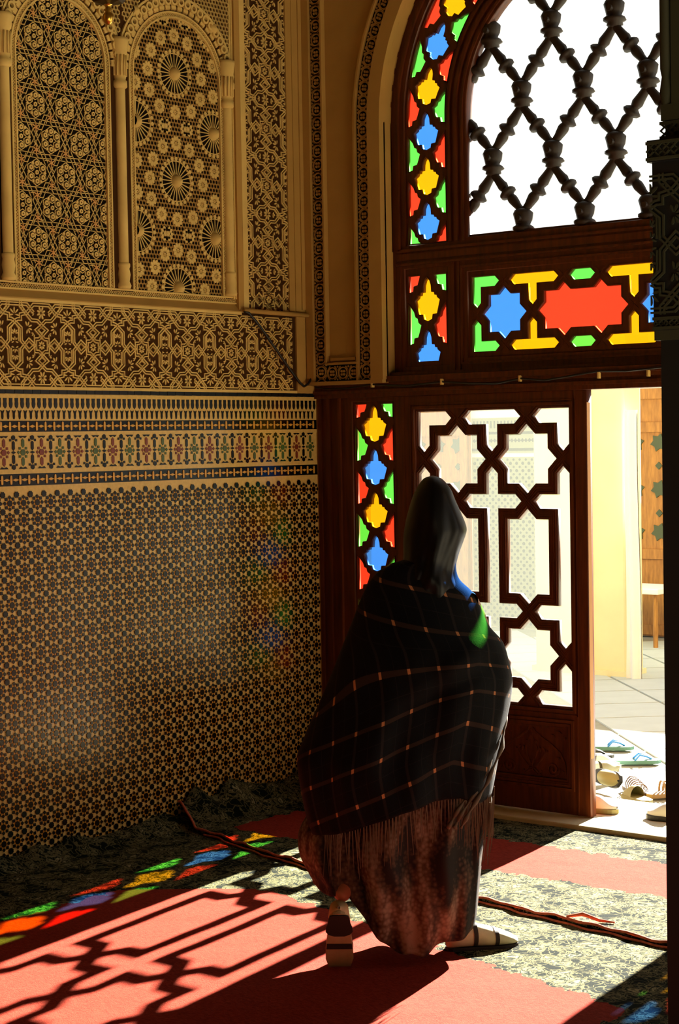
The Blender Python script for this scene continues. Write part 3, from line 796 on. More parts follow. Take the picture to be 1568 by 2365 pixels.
# clear glazing and turned lattice
g = MB(); poly = arch_path(.61, 2.605); g.add([FD(x, z, -.102) for x, z in poly], [tuple(range(len(poly)))]); g.build('glass_sheet', 'glass_sky', win)
DX, DZ = .1587, .2815
def inside(x, z, m=0.0):
    if z < 2.612 - .03: return False
    if z <= ZS: return abs(x - XC) < .60 - m
    return (x - XC) ** 2 + (z - ZS) ** 2 < (.60 - m) ** 2
prof = [(.0, .014), (.05, .024), (.10, .020), (.16, .019), (.25, .023), (.36, .027), (.415, .019), (.455, .037), (.50, .044), (.545, .037), (.585, .019), (.66, .027), (.78, .023), (.90, .020), (1.0, .024)]
nodes = {}
for r in range(0, 6):
    for c in range(-5, 6):
        if (r + c) % 2: continue
        nodes[(r, c)] = (XC - .008 + c * DX, 2.653 + r * DZ)
hl = -.048
for (r, c), (x, z) in nodes.items():
    if inside(x, z, -.02):
        mb = MB().lathe([(0, -.01), (.010, -.006), (.020, .004), (.036, .014), (.034, .026), (.050, .034), (.050, .046), (.036, .054), (.040, .074), (.048, .104), (.040, .120), (.022, .126), (0, .118)], (x, -hl, z - .062), 12)
        mb.lathe([(.0, .0), (.004, .004)], (x, -hl - .03, z), 8)
        n_ = mb.build('lattice_knot', 'wood_lattice', win, True)
        MB().add([(x + .013 * cos(2 * pi * q / 12), -hl - .052, z + .02 + .013 * sin(2 * pi * q / 12)) for q in range(12)] + [(x + .016 * cos(2 * pi * q / 12), -hl - .030, z + .02 + .016 * sin(2 * pi * q / 12)) for q in range(12)],
                 [tuple(range(12))] + [(q, (q + 1) % 12, 12 + (q + 1) % 12, 12 + q) for q in range(12)]).build('button', 'wood_lattice', n_)
    for dc in (-1, 1):
        if (r + 1, c + dc) not in nodes: continue
        x2, z2 = nodes[(r + 1, c + dc)]
        a, b = Vector((x, z + .045)), Vector((x2, z2 - .045))
        if not (inside(a.x, a.y) or inside(b.x, b.y)): continue
        pts = []; rad = []
        for i in range(25):
            t = i / 24; p = a.lerp(b, t)
            if not inside(p.x, p.y, -.015): continue
            # radius from profile, with small waves
            for j in range(len(prof) - 1):
                if prof[j][0] <= t <= prof[j + 1][0]:
                    q = (t - prof[j][0]) / (prof[j + 1][0] - prof[j][0]); rr_ = prof[j][1] * (1 - q) + prof[j + 1][1] * q; break
            pts.append((p.x, -hl, p.y)); rad.append(rr_)
        if len(pts) > 2: MB().tube(pts, rad, 8).build('spindle', 'wood_lattice', win, True)
MB().box(.88, 2.12, .02, .10, 2.590, 2.622).build('lattice_rail', 'wood', win)

# --- short stained windows beside the transom
for nm, xa, lab in (('window_2', .662, 'short stained glass window left of the long transom, above the door panel'), ('window_3', 2.338, 'short stained glass window right of the transom, mostly behind the dark pier')):
    w_ = empty(nm); tag(w_, lab, kind='structure')
    L_ = .394; u_ = .24 / PITCH
    pcs = stained(L_, u_, .112, ('yellow', 'blue'), ('red', 'green') if nm == 'window_2' else ('green', 'red'), .06)
    strip_window(w_, pcs, (lambda v, d, xa=xa: (xa + v, 2.456 - d)), rect(xa - .126, xa + .126, 2.036, 2.494), WH - .010, FD)

# --- star and cross fretwork
def khatim(cx, cz, a, tip):
    b = tip - a   # base half width of each point
    return [(cx + a, cz - a), (cx + a, cz - b), (cx + tip, cz), (cx + a, cz + b), (cx + a, cz + a), (cx + b, cz + a), (cx, cz + tip), (cx - b, cz + a),
            (cx - a, cz + a), (cx - a, cz + b), (cx - tip, cz), (cx - a, cz - b), (cx - a, cz - a), (cx - b, cz - a), (cx, cz - tip), (cx + b, cz - a)]
def arms(cx, cz, h, l, r, d, u):
    """cross piece with pointed arms of given reach (0 = no arm)"""
    p = []
    def arm(reach, dx, dz, sx_, sz_):
        # corner-to-corner in counter-clockwise order
        if reach:
            p.extend([(cx + dx * (reach - h) + sx_ * h, cz + dz * (reach - h) + sz_ * h), (cx + dx * reach, cz + dz * reach), (cx + dx * (reach - h) - sx_ * h, cz + dz * (reach - h) - sz_ * h)])
    p.append((cx + h, cz - h)); arm(r, 1, 0, 0, -1); p.append((cx + h, cz + h)); arm(u, 0, 1, 1, 0); p.append((cx - h, cz + h)); arm(l, -1, 0, 0, 1); p.append((cx - h, cz - h)); arm(d, 0, -1, -1, 0)
    out = []
    for q in p:
        if not out or (abs(q[0] - out[-1][0]) + abs(q[1] - out[-1][1])) > 1e-6: out.append(q)
    return out

win = empty('window_4'); tag(win, 'long transom window with a red star panel between blue stars', kind='structure')
w = .29; s = .040; t7 = .7071 * s; a = (w / 2 - t7) / 1.41421; h = w / 2 - a - s; tip = w / 2 - t7
zc = 2.261; zl, zh = zc - w / 2, zc + w / 2
x0, x1, x2, x3 = .938, 1.236, 1.748, 2.046; xm = (x1 + x2) / 2; half = (x2 - x1) / 2
rq = .093; b_ = tip - a; ra = half - (w / 2 - a); rt = half - t7
red = [(xm + ra, zc - a), (xm + ra, zc - b_), (xm + rt, zc), (xm + ra, zc + b_), (xm + ra, zc + a), (xm + rq + b_, zc + a), (xm + rq, zc + tip), (xm + rq - b_, zc + a),
       (xm - rq + b_, zc + a), (xm - rq, zc + tip), (xm - rq - b_, zc + a), (xm - ra, zc + a), (xm - ra, zc + b_), (xm - rt, zc), (xm - ra, zc - b_), (xm - ra, zc - a),
       (xm - rq - b_, zc - a), (xm - rq, zc - tip), (xm - rq + b_, zc - a), (xm + rq - b_, zc - a), (xm + rq, zc - tip), (xm + rq + b_, zc - a)]
pcs = [(red, 'red'), (khatim((x0 + x1) / 2, zc, a, tip), 'blue'), (khatim((x2 + x3) / 2, zc, a, tip), 'blue')]
rl = (x1 - x0) / 2 - t7; rin = half - rq - t7
for sg, zz in ((1, zh), (-1, zl)):
    u, d = (0, tip) if sg > 0 else (tip, 0)
    pcs.append((arms(x0, zz, h, 0, rl, d, u), 'green')); pcs.append((arms(x3, zz, h, rl, 0, d, u), 'green'))
    pcs.append((arms(x1, zz, h, rl, rin, d, u), 'yellow')); pcs.append((arms(x2, zz, h, rin, rl, d, u), 'yellow'))
    gq = rq - t7
    pcs.append(([(xm - gq, zz), (xm - gq + h, zz - h), (xm + gq - h, zz - h), (xm + gq, zz), (xm + gq - h, zz + h), (xm - gq + h, zz + h)], 'green'))
strip_window(win, pcs, lambda x, z: (x, z), rect(.890, 2.110, 2.066, 2.460), WH - .010, FD)
tb = MB()
for (px, pz) in [(x1, zc), (x2, zc), (x0, zc), (x3, zc)] + [(xx, zz) for xx in ((x0 + x1) / 2, (x2 + x3) / 2, xm - rq, xm + rq) for zz in (zl, zh)]:
    for sg in (-1, 1): tb.ribbon([(px - .024, pz - sg * .024), (px + .024, pz + sg * .024)], .006, WH - .012, WH - .007, FD)
tb.build('crossing_beads', 'wood', win)

# --- lintel, jambs, sidelights
LT_ = empty('trim_1'); tag(LT_, 'stepped wooden lintel running over the door panels', kind='structure')
MB().box(.0, 3.0, -.020, .075, 1.905, 1.975).build('lintel_board', 'wood', LT_)
MB().box(.005, 2.995, -.034, -.018, 1.925, 1.940).box(.40, 2.60, -.060, -.0, 1.972, 1.998).box(.40, 2.60, -.045, -.0, 1.955, 1.974).box(.42, 2.58, -.036, .0, 2.000, 2.014).build('lintel_moulding', 'wood', LT_)
for nm, xa, xb, lab in (('trim_2', .006, .185, 'red-brown wooden jamb at the corner beside the mosaic'), ('trim_3', 2.815, 2.994, 'wooden jamb on the far side of the doorway')):
    j_ = empty(nm); tag(j_, lab, kind='structure')
    MB().box(xa - .006, xb + .006, .004, .075, .0, 1.93).build('post', 'wood', j_)
    MB().box(xa + .055, xa + .075, -.006, .006, .02, 1.912).box(xa + .13, xa + .142, -.010, .006, .02, 1.912).box(xa + .0, xa + .02, -.004, .006, .02, 1.912).build('moulding', 'wood', j_)
for nm, xa, lab in (('window_5', .338, 'tall stained glass sidelight left of the carved door panel'), ('window_6', 2.662, 'stained glass sidelight on the far side of the open doorway')):
    w_ = empty(nm); tag(w_, lab, kind='structure')
    plate('sidelight_frame', rect(xa - .155, xa + .137, .03, 1.912) if nm == 'window_5' else rect(xa - .114, xa + .155, .03, 1.912), [rect(xa - .108 if nm == 'window_6' else xa - .125, xa + .125, .50, 1.885)], -.05, WH, FD, 'wood', w_, .002)
    L_ = 1.33; u_ = .2045 / PITCH
    pcs = stained(L_, u_, .116, ('yellow', 'blue'), ('red', 'green') if nm == 'window_5' else ('green', 'red'), .05)
    strip_window(w_, pcs, (lambda v, d, xa=xa: (xa + v, 1.872 - d)), rect(xa - .127, xa + .127, .498, 1.887), WH - .010, FD)
    MB().box(xa - .10, xa + .10, -.006, .0, .12, .40).build('lower_panel', 'wood', w_)
    pm = MB()
    for dd in (0, .018): pm.ribbon([(xa - .11 + dd, .11 + dd), (xa + .11 - dd, .11 + dd), (xa + .11 - dd, .41 - dd), (xa - .11 + dd, .41 - dd)], .008, WH - .002, WH + .012, FD, closed=True)
    pm.build('panel_moulding', 'wood', w_)

# --- door leaf
def leaf(name, label):
    root = empty(name); tag(root, label, kind='structure')
    x0, x1, z0, z1 = .475, 1.515, .045, 1.905          # drawn in place, then moved to the hinge
    ox = x0
    gx0, gx1, gz0, gz1 = .603, 1.421, .519, 1.829
    F = lambda a_, b_, h_: (a_ - ox, -h_, b_)
    w = .3755; s = .047; t7 = .7071 * s; a = (w / 2 - t7) / 1.41421; h = w / 2 - a - s; tip = w / 2 - t7
    X = [gx0 + h, (gx0 + gx1) / 2, gx1 - h]; w = X[1] - X[0]; wv = .378
    Z = [gz1 - h, gz1 - h - wv, gz0 + h + wv, gz0 + h]
    hl_ = []
    tipx = w / 2 - t7; tipv = wv / 2 - t7
    for i in (0, 1):
        cx = (X[i] + X[i + 1]) / 2
        for r in (0, 2): hl_.append(khatim(cx, (Z[r] + Z[r + 1]) / 2, a, tip))
        cz = (Z[1] + Z[2]) / 2; hh = (Z[1] - Z[2]) / 2; rh = hh - (wv / 2 - a); th = hh - t7; b_ = th - rh
        hl_.append([(cx + a, cz - rh), (cx + a, cz + rh), (cx + b_, cz + rh), (cx, cz + th), (cx - b_, cz + rh), (cx - a, cz + rh), (cx - a, cz - rh), (cx - b_, cz - rh), (cx, cz - th), (cx + b_, cz - rh)])
    for i in range(3):
        l, r = (tipx if i > 0 else 0), (tipx if i < 2 else 0)
        hl_.append(arms(X[i], Z[0], h, l, r, tipv, 0)); hl_.append(arms(X[i], Z[3], h, l, r, 0, tipv))
        up = arms(X[i], Z[1], h, l, r, 0, tipv); dn = arms(X[i], Z[2], h, l, r, tipv, 0)
        # join the two crosses by one long bar
        def rot_to(p, q0):
            k = min(range(len(p)), key=lambda n: abs(p[n][0] - q0[0]) + abs(p[n][1] - q0[1])); return p[k:] + p[:k]
        u_ = rot_to(up, (X[i] + h, Z[1] - h)); d_ = rot_to(dn, (X[i] - h, Z[2] + h))
        hl_.append(u_ + d_)
    plate('leaf_frame', rect(x0, x1, z0, z1), [rect(gx0 - .012, gx1 + .012, gz0 - .012, gz1 + .012), rect(.60, 1.40, .185, .425)], -.045, 0, F, 'wood', root, .002)
    plate('lattice', rect(gx0 - .014, gx1 + .014, gz0 - .014, gz1 + .014), hl_, -.034, -.006, F, 'wood', root, .002)
    rim = MB()
    for p in hl_:
        rim.ribbon(grow(p, .008), .005, -.008, -.0015, F, closed=True); rim.ribbon(grow(p, .019), .005, -.008, -.003, F, closed=True)
    rim.build('lattice_beading', 'wood', root)
    me = MB()
    for p in hl_: me.add([F(q[0], q[1], -.026) for q in grow(p, .004)], [tuple(range(len(p)))])
    for p in hl_:
        MB().add([F(q[0], q[1], -.026) for q in grow(p, .004)], [tuple(range(len(p)))]).build('pane', 'glass_clear', root)
    # mouldings and carved lower panel
    mo = MB()
    for g_, w_, h_ in ((.020, .012, .008), (.036, .006, .004)):
        mo.ribbon(rect(gx0 - g_, gx1 + g_, gz0 - g_, gz1 + g_), w_, -.002, h_, F, closed=True)
    for g_, w_, h_ in ((.030, .012, .010), (.014, .008, .006), (-.004, .010, -.004)):
        mo.ribbon(rect(.60 - g_, 1.40 + g_, .185 - g_, .425 + g_), w_, -.014, h_, F, closed=True)
    mo.ribbon([(.53, z0), (.53, z1)], .004, -.001, .003, F); mo.ribbon([(1.455, z0), (1.455, z1)], .006, -.001, .004, F)
    mo.build('moulding', 'wood', root)
    MB().prism(rect(.595, 1.405, .18, .43), -.04, -.020, F).build('carved_panel_ground', 'wood', root)
    cv = MB(); hc = -.020
    # carved arabesque: ogee arch, central bud, paired scrolls
    for off in (0,):
        pc = 1.0 + .19 * 0
    for pc in (.80, 1.20):
        for s in (-1, 1):
            og_ = [(pc, .418), (pc + s * .02, .395), (pc + s * .055, .370), (pc + s * .10, .345), (pc + s * .15, .310), (pc + s * .175, .265), (pc + s * .182, .200)]
            cv.ribbon(og_, .009, hc - .002, hc + .009, F)
            cv.ribbon([(pc, .385), (pc + s * .016, .350), (pc + s * .030, .320), (pc + s * .022, .285), (pc + s * .006, .250), (pc - s * .02, .225), (pc - s * .05, .200)], .007, hc - .002, hc + .008, F)
            sp = [(pc + s * .115 + (.008 + .030 * t / 14) * cos(s * (2.2 + t * .75)) , .232 + (.008 + .030 * t / 14) * sin(2.2 + t * .75)) for t in range(15)]
            sp = [(pc + s * (.115 + (.006 + .030 * t / 14) * cos(2.2 + t * .75)), .234 + (.006 + .030 * t / 14) * sin(2.2 + t * .75)) for t in range(15)]
            cv.ribbon(sp, .006, hc - .002, hc + .008, F)
            cv.ribbon([(pc - s * .03, .205), (pc + s * .02, .240), (pc + s * .055, .275), (pc + s * .075, .305), (pc + s * .06, .325)], .007, hc - .002, hc + .008, F)
            for ang, r0, r1, cx_, cz_ in ((60, .004, .030, .07, .290), (110, .004, .028, .05, .300), (20, .004, .032, .12, .275), (200, .003, .022, .06, .222), (300, .003, .022, .16, .235), (80, .003, .02, .022, .335), (30, .004, .03, .155, .365), (170, .004, .03, .165, .395), (330, .004, .026, .10, .390)):
                aa = radians(ang); aa = aa if s > 0 else pi - aa
                cv.prism(petal(pc + s * cx_, cz_, aa, r0, r1, .012), hc - .002, hc + .007, F)
    cv.build('carving', 'wood', root)
    MB().box(1.040 - .0, 1.041, .004, .030, .30, 1.85).build('lit_edge_strip', 'wood_lit_edge', root)  # pale strip painting the sunlit look of the leaf's edge
    return root
d1 = leaf('door_1', 'closed wooden door leaf with star lattice glazing behind the walking person')
d1.location = (.475, 0, 0)
def copy_tree(o, parent=None):
    c = o.copy(); COL.objects.link(c); c.parent = parent
    for ch in list(o.children): copy_tree(ch, c)
    return c
d2 = copy_tree(d1); d2.name = 'door_2'; d2['label'] = 'second door leaf swung open outwards, hidden behind the pier'
d2.location = (2.548, .012, 0); d2.rotation_euler = (0, 0, radians(68))
# threshold
th = empty('trim_4'); tag(th, 'pale stone threshold step across the doorway', kind='structure')
MB().box(.0, 3.0, -.150, .46, .004, .040).build('step', 'threshold_stone', th); solid(th.children[0], .006)
MB().box(.0, 3.0, -.135, .44, -.40, .004).build('riser', 'riser_dark', th)

# cables stapled along the lintel
c = MB().tube([(.03, -.042, 1.960), (.10, -.045, 1.952), (.22, -.045, 1.950), (.395, -.066, 1.962), (.60, -.066, 1.950), (.795, -.066, 1.962), (.95, -.066, 1.950), (1.10, -.066, 1.945), (1.219, -.066, 1.962), (1.35, -.066, 1.950), (1.50, -.066, 1.966), (1.62, -.066, 1.980), (1.75, -.066, 1.975), (1.95, -.066, 1.985), (2.5, -.066, 1.980)], .0045, 6).build('lintel_cable', 'wire', None, True)
tag(c, 'thin dark cable sagging along the wooden lintel', 'cable')
for x in (.395, .795, 1.219, 1.62, 1.86):
    MB().box(x - .004, x + .004, -.074, -.055, 1.948, 1.975).build('staple', 'tile_cream', c)

# ------------------------------------------------------------------ carpets
def smooth01(t): t = max(0.0, min(1.0, t)); return t * t * (3 - 2 * t)
def nz2(x, y): return sin(x * 5.1 + 1.3) * sin(y * 4.3 + .7) * .5 + sin(x * 11.7 + y * 7.9) * .3 + sin(y * 17.3 - x * 9.1) * .2
def frange(a, b, n): return [a + (b - a) * k / n for k in range(n + 1)]
def rug(name, xs, yfar, ynear, ny, base, curl, m, label):
    rows = []
    for j in range(ny + 1):
        r = []
        for x in xs:
            y = yfar(x) + (ynear(x) - yfar(x)) * j / ny
            z = base + .004 * (nz2(x * 1.3, y * 1.3) + 1) * .6
            k = smooth01((curl[0] - x) / curl[0]); z += k * (curl[1] + curl[2] * (.5 + .5 * sin(y * 19 + sin(y * 7) * 2)))
            xx = max(x, .012) + k * .012 * sin(y * 23)
            r.append((max(xx, .010), y, z))
        rows.append(r)
    mb = MB().grid(rows); n = len(xs)
    # turn the rim down to give the rug its thickness
    rim = [rows[0][i] for i in range(n)] + [rows[j][-1] for j in range(1, ny + 1)] + [rows[ny][i] for i in range(n - 2, -1, -1)] + [rows[j][0] for j in range(ny - 1, 0, -1)]
    v = []
    for p in rim: v += [p, (p[0], p[1], p[2] - .010)]
    q = len(rim); mb.add(v, [(2 * i, 2 * ((i + 1) % q), 2 * ((i + 1) % q) + 1, 2 * i + 1) for i in range(q)])
    o = mb.build(name, m, None, True); tag(o, label, 'carpet'); return o, rows
xsA = frange(.012, .14, 8) + frange(.16, 3.395, 80)[0:]
A_, _ = rug('carpet', xsA, lambda x: -.85, lambda x: -9.0, 220, .003, (.13, .04, .03), 'carpet_main', 'large floral carpet with a red field, sunlit at the lower left')
def near_edge(x):
    t = [(0, -1.03), (.31, -1.10), (.65, -1.22), (.986, -1.305), (1.4, -1.335), (1.88, -1.365), (2.3, -1.44), (2.69, -1.50), (3.4, -1.58)]
    for (a, b), (c, d) in zip(t, t[1:]):
        if a <= x <= c: return b + (d - b) * (x - a) / (c - a) + .006 * sin(x * 23)
    return t[-1][1]
xsB = frange(.012, .20, 12) + frange(.22, 3.4, 110)
B_, rowsB = rug('carpet', xsB, lambda x: -.155, near_edge, 46, .018, (.19, .085, .06), 'carpet_door', 'floral carpet with a red stripe lying along the threshold')
pts = [(p[0], p[1] - .003 + .004 * sin(p[0] * 60), p[2] + .002 + .003 * sin(p[0] * 37)) for p in rowsB[-1]]
MB().tube(pts, .0055, 6).build('binding', 'carpet_binding', B_, True)
MB().tube([(p[0], p[1] - .018 + .005 * sin(p[0] * 41), .010) for p in rowsB[-1][14:]], .0045, 6).build('binding', 'carpet_binding', B_, True)
MB().tube([(2.30, -1.44, .03), (2.36, -1.43, .045), (2.42, -1.42, .03), (2.47, -1.40, .026)], [.004, .008, .006, .003], 6).build('loose_tuft', 'carpet_binding', B_, True)

# ------------------------------------------------------------------ pier at the right, its shade put into dark colours
PXA, PYA = 3.432, -2.745
pier = empty('pier', (PXA + .36, PYA + .36, 0)); tag(pier, 'tiled pier with a carved frieze at the right edge, its shade painted dark', 'pier')
def pbox(name, x0, x1, y0, y1, z0, z1, m):
    px, py = PXA + .36, PYA + .36
    return MB().box(x0 - px, x1 - px, y0 - py, y1 - py, z0, z1).build(name, m, pier)
pbox('shaft', PXA, PXA + .72, PYA, PYA + .72, 0.0, 1.94, 'pier_tile_shade')
pbox('cornice', PXA - .012, PXA + .732, PYA - .012, PYA + .732, 1.94, 1.965, 'pier_shade')
pbox('frieze_ground', PXA - .010, PXA + .738, PYA - .018, PYA + .738, 1.965, 2.40, 'pier_tile_shade')
pbox('frieze_top', PXA - .020, PXA + .746, PYA - .026, PYA + .746, 2.385, 2.44, 'pier_tile_shade')
pbox('upper_shaft', PXA + .012, PXA + .708, PYA + .012, PYA + .708, 2.44, 5.198, 'pier_tile_shade')
pbox('upper_band', PXA + .004, PXA + .716, PYA + .004, PYA + .716, 2.49, 2.53, 'pier_shade')
pbox('upper_fillet', PXA + .035, PXA + .06, PYA + .002, PYA + .70, 2.53, 5.198, 'pier_shade')
pm = cell.copy(); pm.materials.clear(); pm.materials.append(MATS['pier_shade'])  # same carved cells in a darker copy of the plaster, for shade
for k in range(3):
    me = pm
    if k == 2: me = clip_mesh(pm.copy(), [((0, -CW / 2 + .17, 0), (0, 1, 0))])
    place('carved_cell', me, pier, (PXA - .016 + CW * (k + .5) - (PXA + .36), PYA - .018 - (PYA + .36), 2.180), (0, 0, -pi / 2))
for k in range(2):
    place('carved_cell', pm, pier, (PXA - .010 - (PXA + .36), PYA + .08 + CW * (k + .5) - (PYA + .36), 2.180), (0, 0, pi))
FP = lambda a_, b_, h_: (a_ - .36, -.36 - h_, b_)
for (xa_, xb_, zz, wd, pt, hh_, lw) in ((-.02, .74, 2.412, .04, .045, .030, .004), (.0, .72, 2.466, .036, .045, -.006, .004), (-.01, .73, 1.982, .024, .03, .022, .003)):
    pn = MB(); xband(pn, [(xa_, zz), (xb_, zz)], wd, pt, hh_, lw, FP); pn.build('net_band', 'pier_shade', pier)
rp = MB()
for k in range(24):
    z = 2.58 + k * .09; rp.ribbon(circ(.105, z, .03, 10), .006, -.014, -.002, FP, closed=True); rp.ribbon(circ(.105, z, .012, 8), .006, -.014, -.002, FP, closed=True)
rp.build('rosette_chain', 'pier_shade', pier)
pc_ = MB().lathe([(.012, 2.53), (.018, 2.56), (.012, 2.60), (.016, 2.62), (.016, 5.198)], (-.345, -.345, 0), 10); pc_.build('corner_column', 'pier_shade', pier, True)

# ------------------------------------------------------------------ hanging lantern
lan = empty('hanging_lantern', (1.244, -2.534, 3.098)); tag(lan, 'brass lantern hanging before the carved screens, only its finial in view', 'lantern')
MB().lathe([(0, 0), (.007, .002), (.015, .010), (.020, .022), (.017, .036), (.009, .044), (.016, .050), (.009, .056), (.013, .066), (.024, .072), (.034, .074)], seg=14).build('finial', 'brass', lan, True)
MB().lathe([(.010, .066), (.050, .074), (.058, .082), (.060, .10), (.085, .14), (.11, .16), (.11, .18)], seg=6).build('base_cup', 'brass_dark', lan)
cage = MB()
for k in range(6):
    a0 = 2 * pi * k / 6; cage.tube([(.105 * cos(a0), .105 * sin(a0), .18), (.15 * cos(a0), .15 * sin(a0), .50), (.06 * cos(a0), .06 * sin(a0), .66)], .008, 6)
cage.build('cage', 'brass', lan)
MB().lathe([(.10, .18), (.145, .50), (.055, .66)], seg=6).build('lantern_glass', 'glass_clear', lan)
MB().lathe([(.065, .655), (.07, .67), (.03, .72), (.012, .74), (.012, .78), (0, .78)], seg=12).build('cap', 'brass', lan, True)
MB().tube([(0, 0, .77), (0, 0, 2.102)], .006, 6).build('chain', 'brass_dark', lan)

# ------------------------------------------------------------------ courtyard beyond the door
cf = MB().box(-14, 14, .45, 16, -.5, -.130).build('courtyard_floor', 'slab_grey'); tag(cf, 'grey bedding of the courtyard pavement', kind='structure')
S_ = .62; sl = MB(); c45 = cos(pi / 4)
hs = S_ / 2 - .012
slab = MB().prism([(-hs, -hs), (hs, -hs), (hs, hs), (-hs, hs)], -.02, .010, FZ).mesh('paving_slab'); slab.materials.append(MATS['slab_white'])
for i in range(-12, 16):
    for j in range(-12, 16):
        x, y = (i - j) * S_ * c45 - 1.0, (i + j) * S_ * c45 + 3.4
        if i % 3 == 0 or j % 4 == 0:
            pass
        if .95 < y < 7.4 and -4.2 < x < 3.0 and not (i % 4 == 0): place('paving_slab', slab, cf, (x, y, -.130), (0, 0, pi / 4))
# building across the courtyard
fw = MB().box(-10, 5, 8.0, 8.4, -.13, 2.45).build('wall_courtyard', 'court_white'); tag(fw, 'pale courtyard wall with a mosaic dado seen through the door glass', kind='structure')
FC = lambda a_, b_, h_: (a_, 8.0 - h_, b_)
MB().prism(rect(-4.72, -3.60, -.12, 1.52), 0, .012, FC).build('mosaic_bed', 'court_tile', fw)
MB().prism(rect(-4.72, -3.60, 1.56, 1.90), 0, .012, FC).build('band_bed', 'court_tile', fw)
dm = MB(); y = -4.69
while y < -3.62:
    z = -.08
    while z < 1.50:
        dm.prism(circ(y, z, .0165, 8), .0, .014, FC); dm.prism(circ(y + .035, z + .035, .012, 8), .0, .014, FC); z += .07
    y += .07
x = -4.70
while x < -3.62: dm.prism(rect(x, x + .016, 1.80, 1.87), 0, .014, FC); dm.prism(circ(x + .01, 1.68, .02, 4), 0, .014, FC); x += .04
dm.prism(rect(-4.72, -3.6, 1.74, 1.765), 0, .014, FC); dm.prism(rect(-4.72, -3.6, 1.58, 1.605), 0, .014, FC)
tag(dm.build('mosaic_dots', 'court_dot', fw), kind='stuff')
MB().prism(rect(-3.60, -3.54, -.12, 2.45), 0, .06, FC).prism(rect(-3.92, -3.88, -.12, 1.9), 0, .02, FC).build('pilaster', 'court_white', fw)
def far_door(name, x0, x1, label):
    r = empty(name, ((x0 + x1) / 2, 7.98, -.12)); tag(r, label, kind='structure')
    F = lambda a_, b_, h_: (a_ - (x0 + x1) / 2, -h_, b_)
    MB().prism(rect(x0, x1, 0, 2.25), -.02, .03, F).build('boards', 'court_wood', r)
    fr = MB()
    for a_, b_ in ((x0 + .04, .1), (x1 - .04, .1)): fr.ribbon([(a_, 0), (a_, 2.25)], .08, .02, .06, F)
    for zz in (.06, .75, 1.9, 2.2): fr.ribbon([(x0, zz), (x1, zz)], .09, .02, .055, F)
    fr.build('rails', 'court_wood', r)
    n = max(2, int((x1 - x0) / .22)); 
    for zz in (.95, 1.12, 1.34, 1.55, 1.76):
        for k in range(n):
            xx = x0 + (k + .5) * (x1 - x0) / n
            MB().prism(star(xx, zz, .085, .055, 6, .2) if zz in (.95, 1.34, 1.76) else star(xx, zz, .035, .025, 4), .02, .042, F).build('inlay', 'court_green', r)
    return r
far_door('door_3', -2.98, -2.05, 'honey-coloured wooden door across the courtyard')
far_door('door_4', -5.45, -4.74, 'weathered wooden door seen through the star lattice')
cp = empty('courtyard_pier', (-1.86, 5.72, -.13)); tag(cp, 'pale yellow courtyard pier outside the doorway', 'pier')
MB().box(-.40, .42, -.40, -.14, 0, 2.55).build('shaft', 'court_plaster', cp); solid(cp.children[0], .02)
MB().box(-.36, .12, -.430, -.39, 0, 2.55).build('pilaster_face', 'court_plaster', cp)
MB().box(-.42, .43, -.42, -.12, 0, .05).build('base', 'court_plaster', cp)
MB().box(-.45, .47, -.45, -.10, 2.5, 2.6).build('cap', 'court_plaster', cp)
cu = MB(); rows = []
for z in frange(0, 2.02, 24):
    rows.append([(.02 + .13 * t + .006 * sin(z * 3), .020 * sin(t * 9 + z * .6) - .01 * t, z) for t in frange(0, 1, 16)])
cu.grid(rows); rows2 = [[(p[0], p[1] + .012, p[2]) for p in r] for r in rows]; cu.grid(rows2)
cu = cu.build('white_curtain', 'court_white', None, True); cu.location = (-1.43, 5.262, -.125); tag(cu, 'narrow white curtain hanging beside the yellow courtyard pier', 'curtain')
tb = empty('low_table', (-2.62, 7.35, -.13)); tag(tb, 'low white table in front of the honey-coloured door', 'table')
MB().box(-.45, .45, -.26, .26, .47, .52).build('top', 'court_white', tb); solid(tb.children[0], .01)
for sx_ in (-1, 1):
    for sy_ in (-1, 1): MB().tube([(sx_ * .39, sy_ * .2, 0), (sx_ * .39, sy_ * .2, .48)], .022, 8).build('leg', 'court_wood', tb)
fb_ = MB().box(-.14, .14, -.10, .10, 0, .06).build('folded_cloth', 'court_white'); fb_.location = (-2.66, 7.33, .392); solid(fb_, .018, 3); tag(fb_, 'folded white cloth on the low courtyard table', 'cloth')

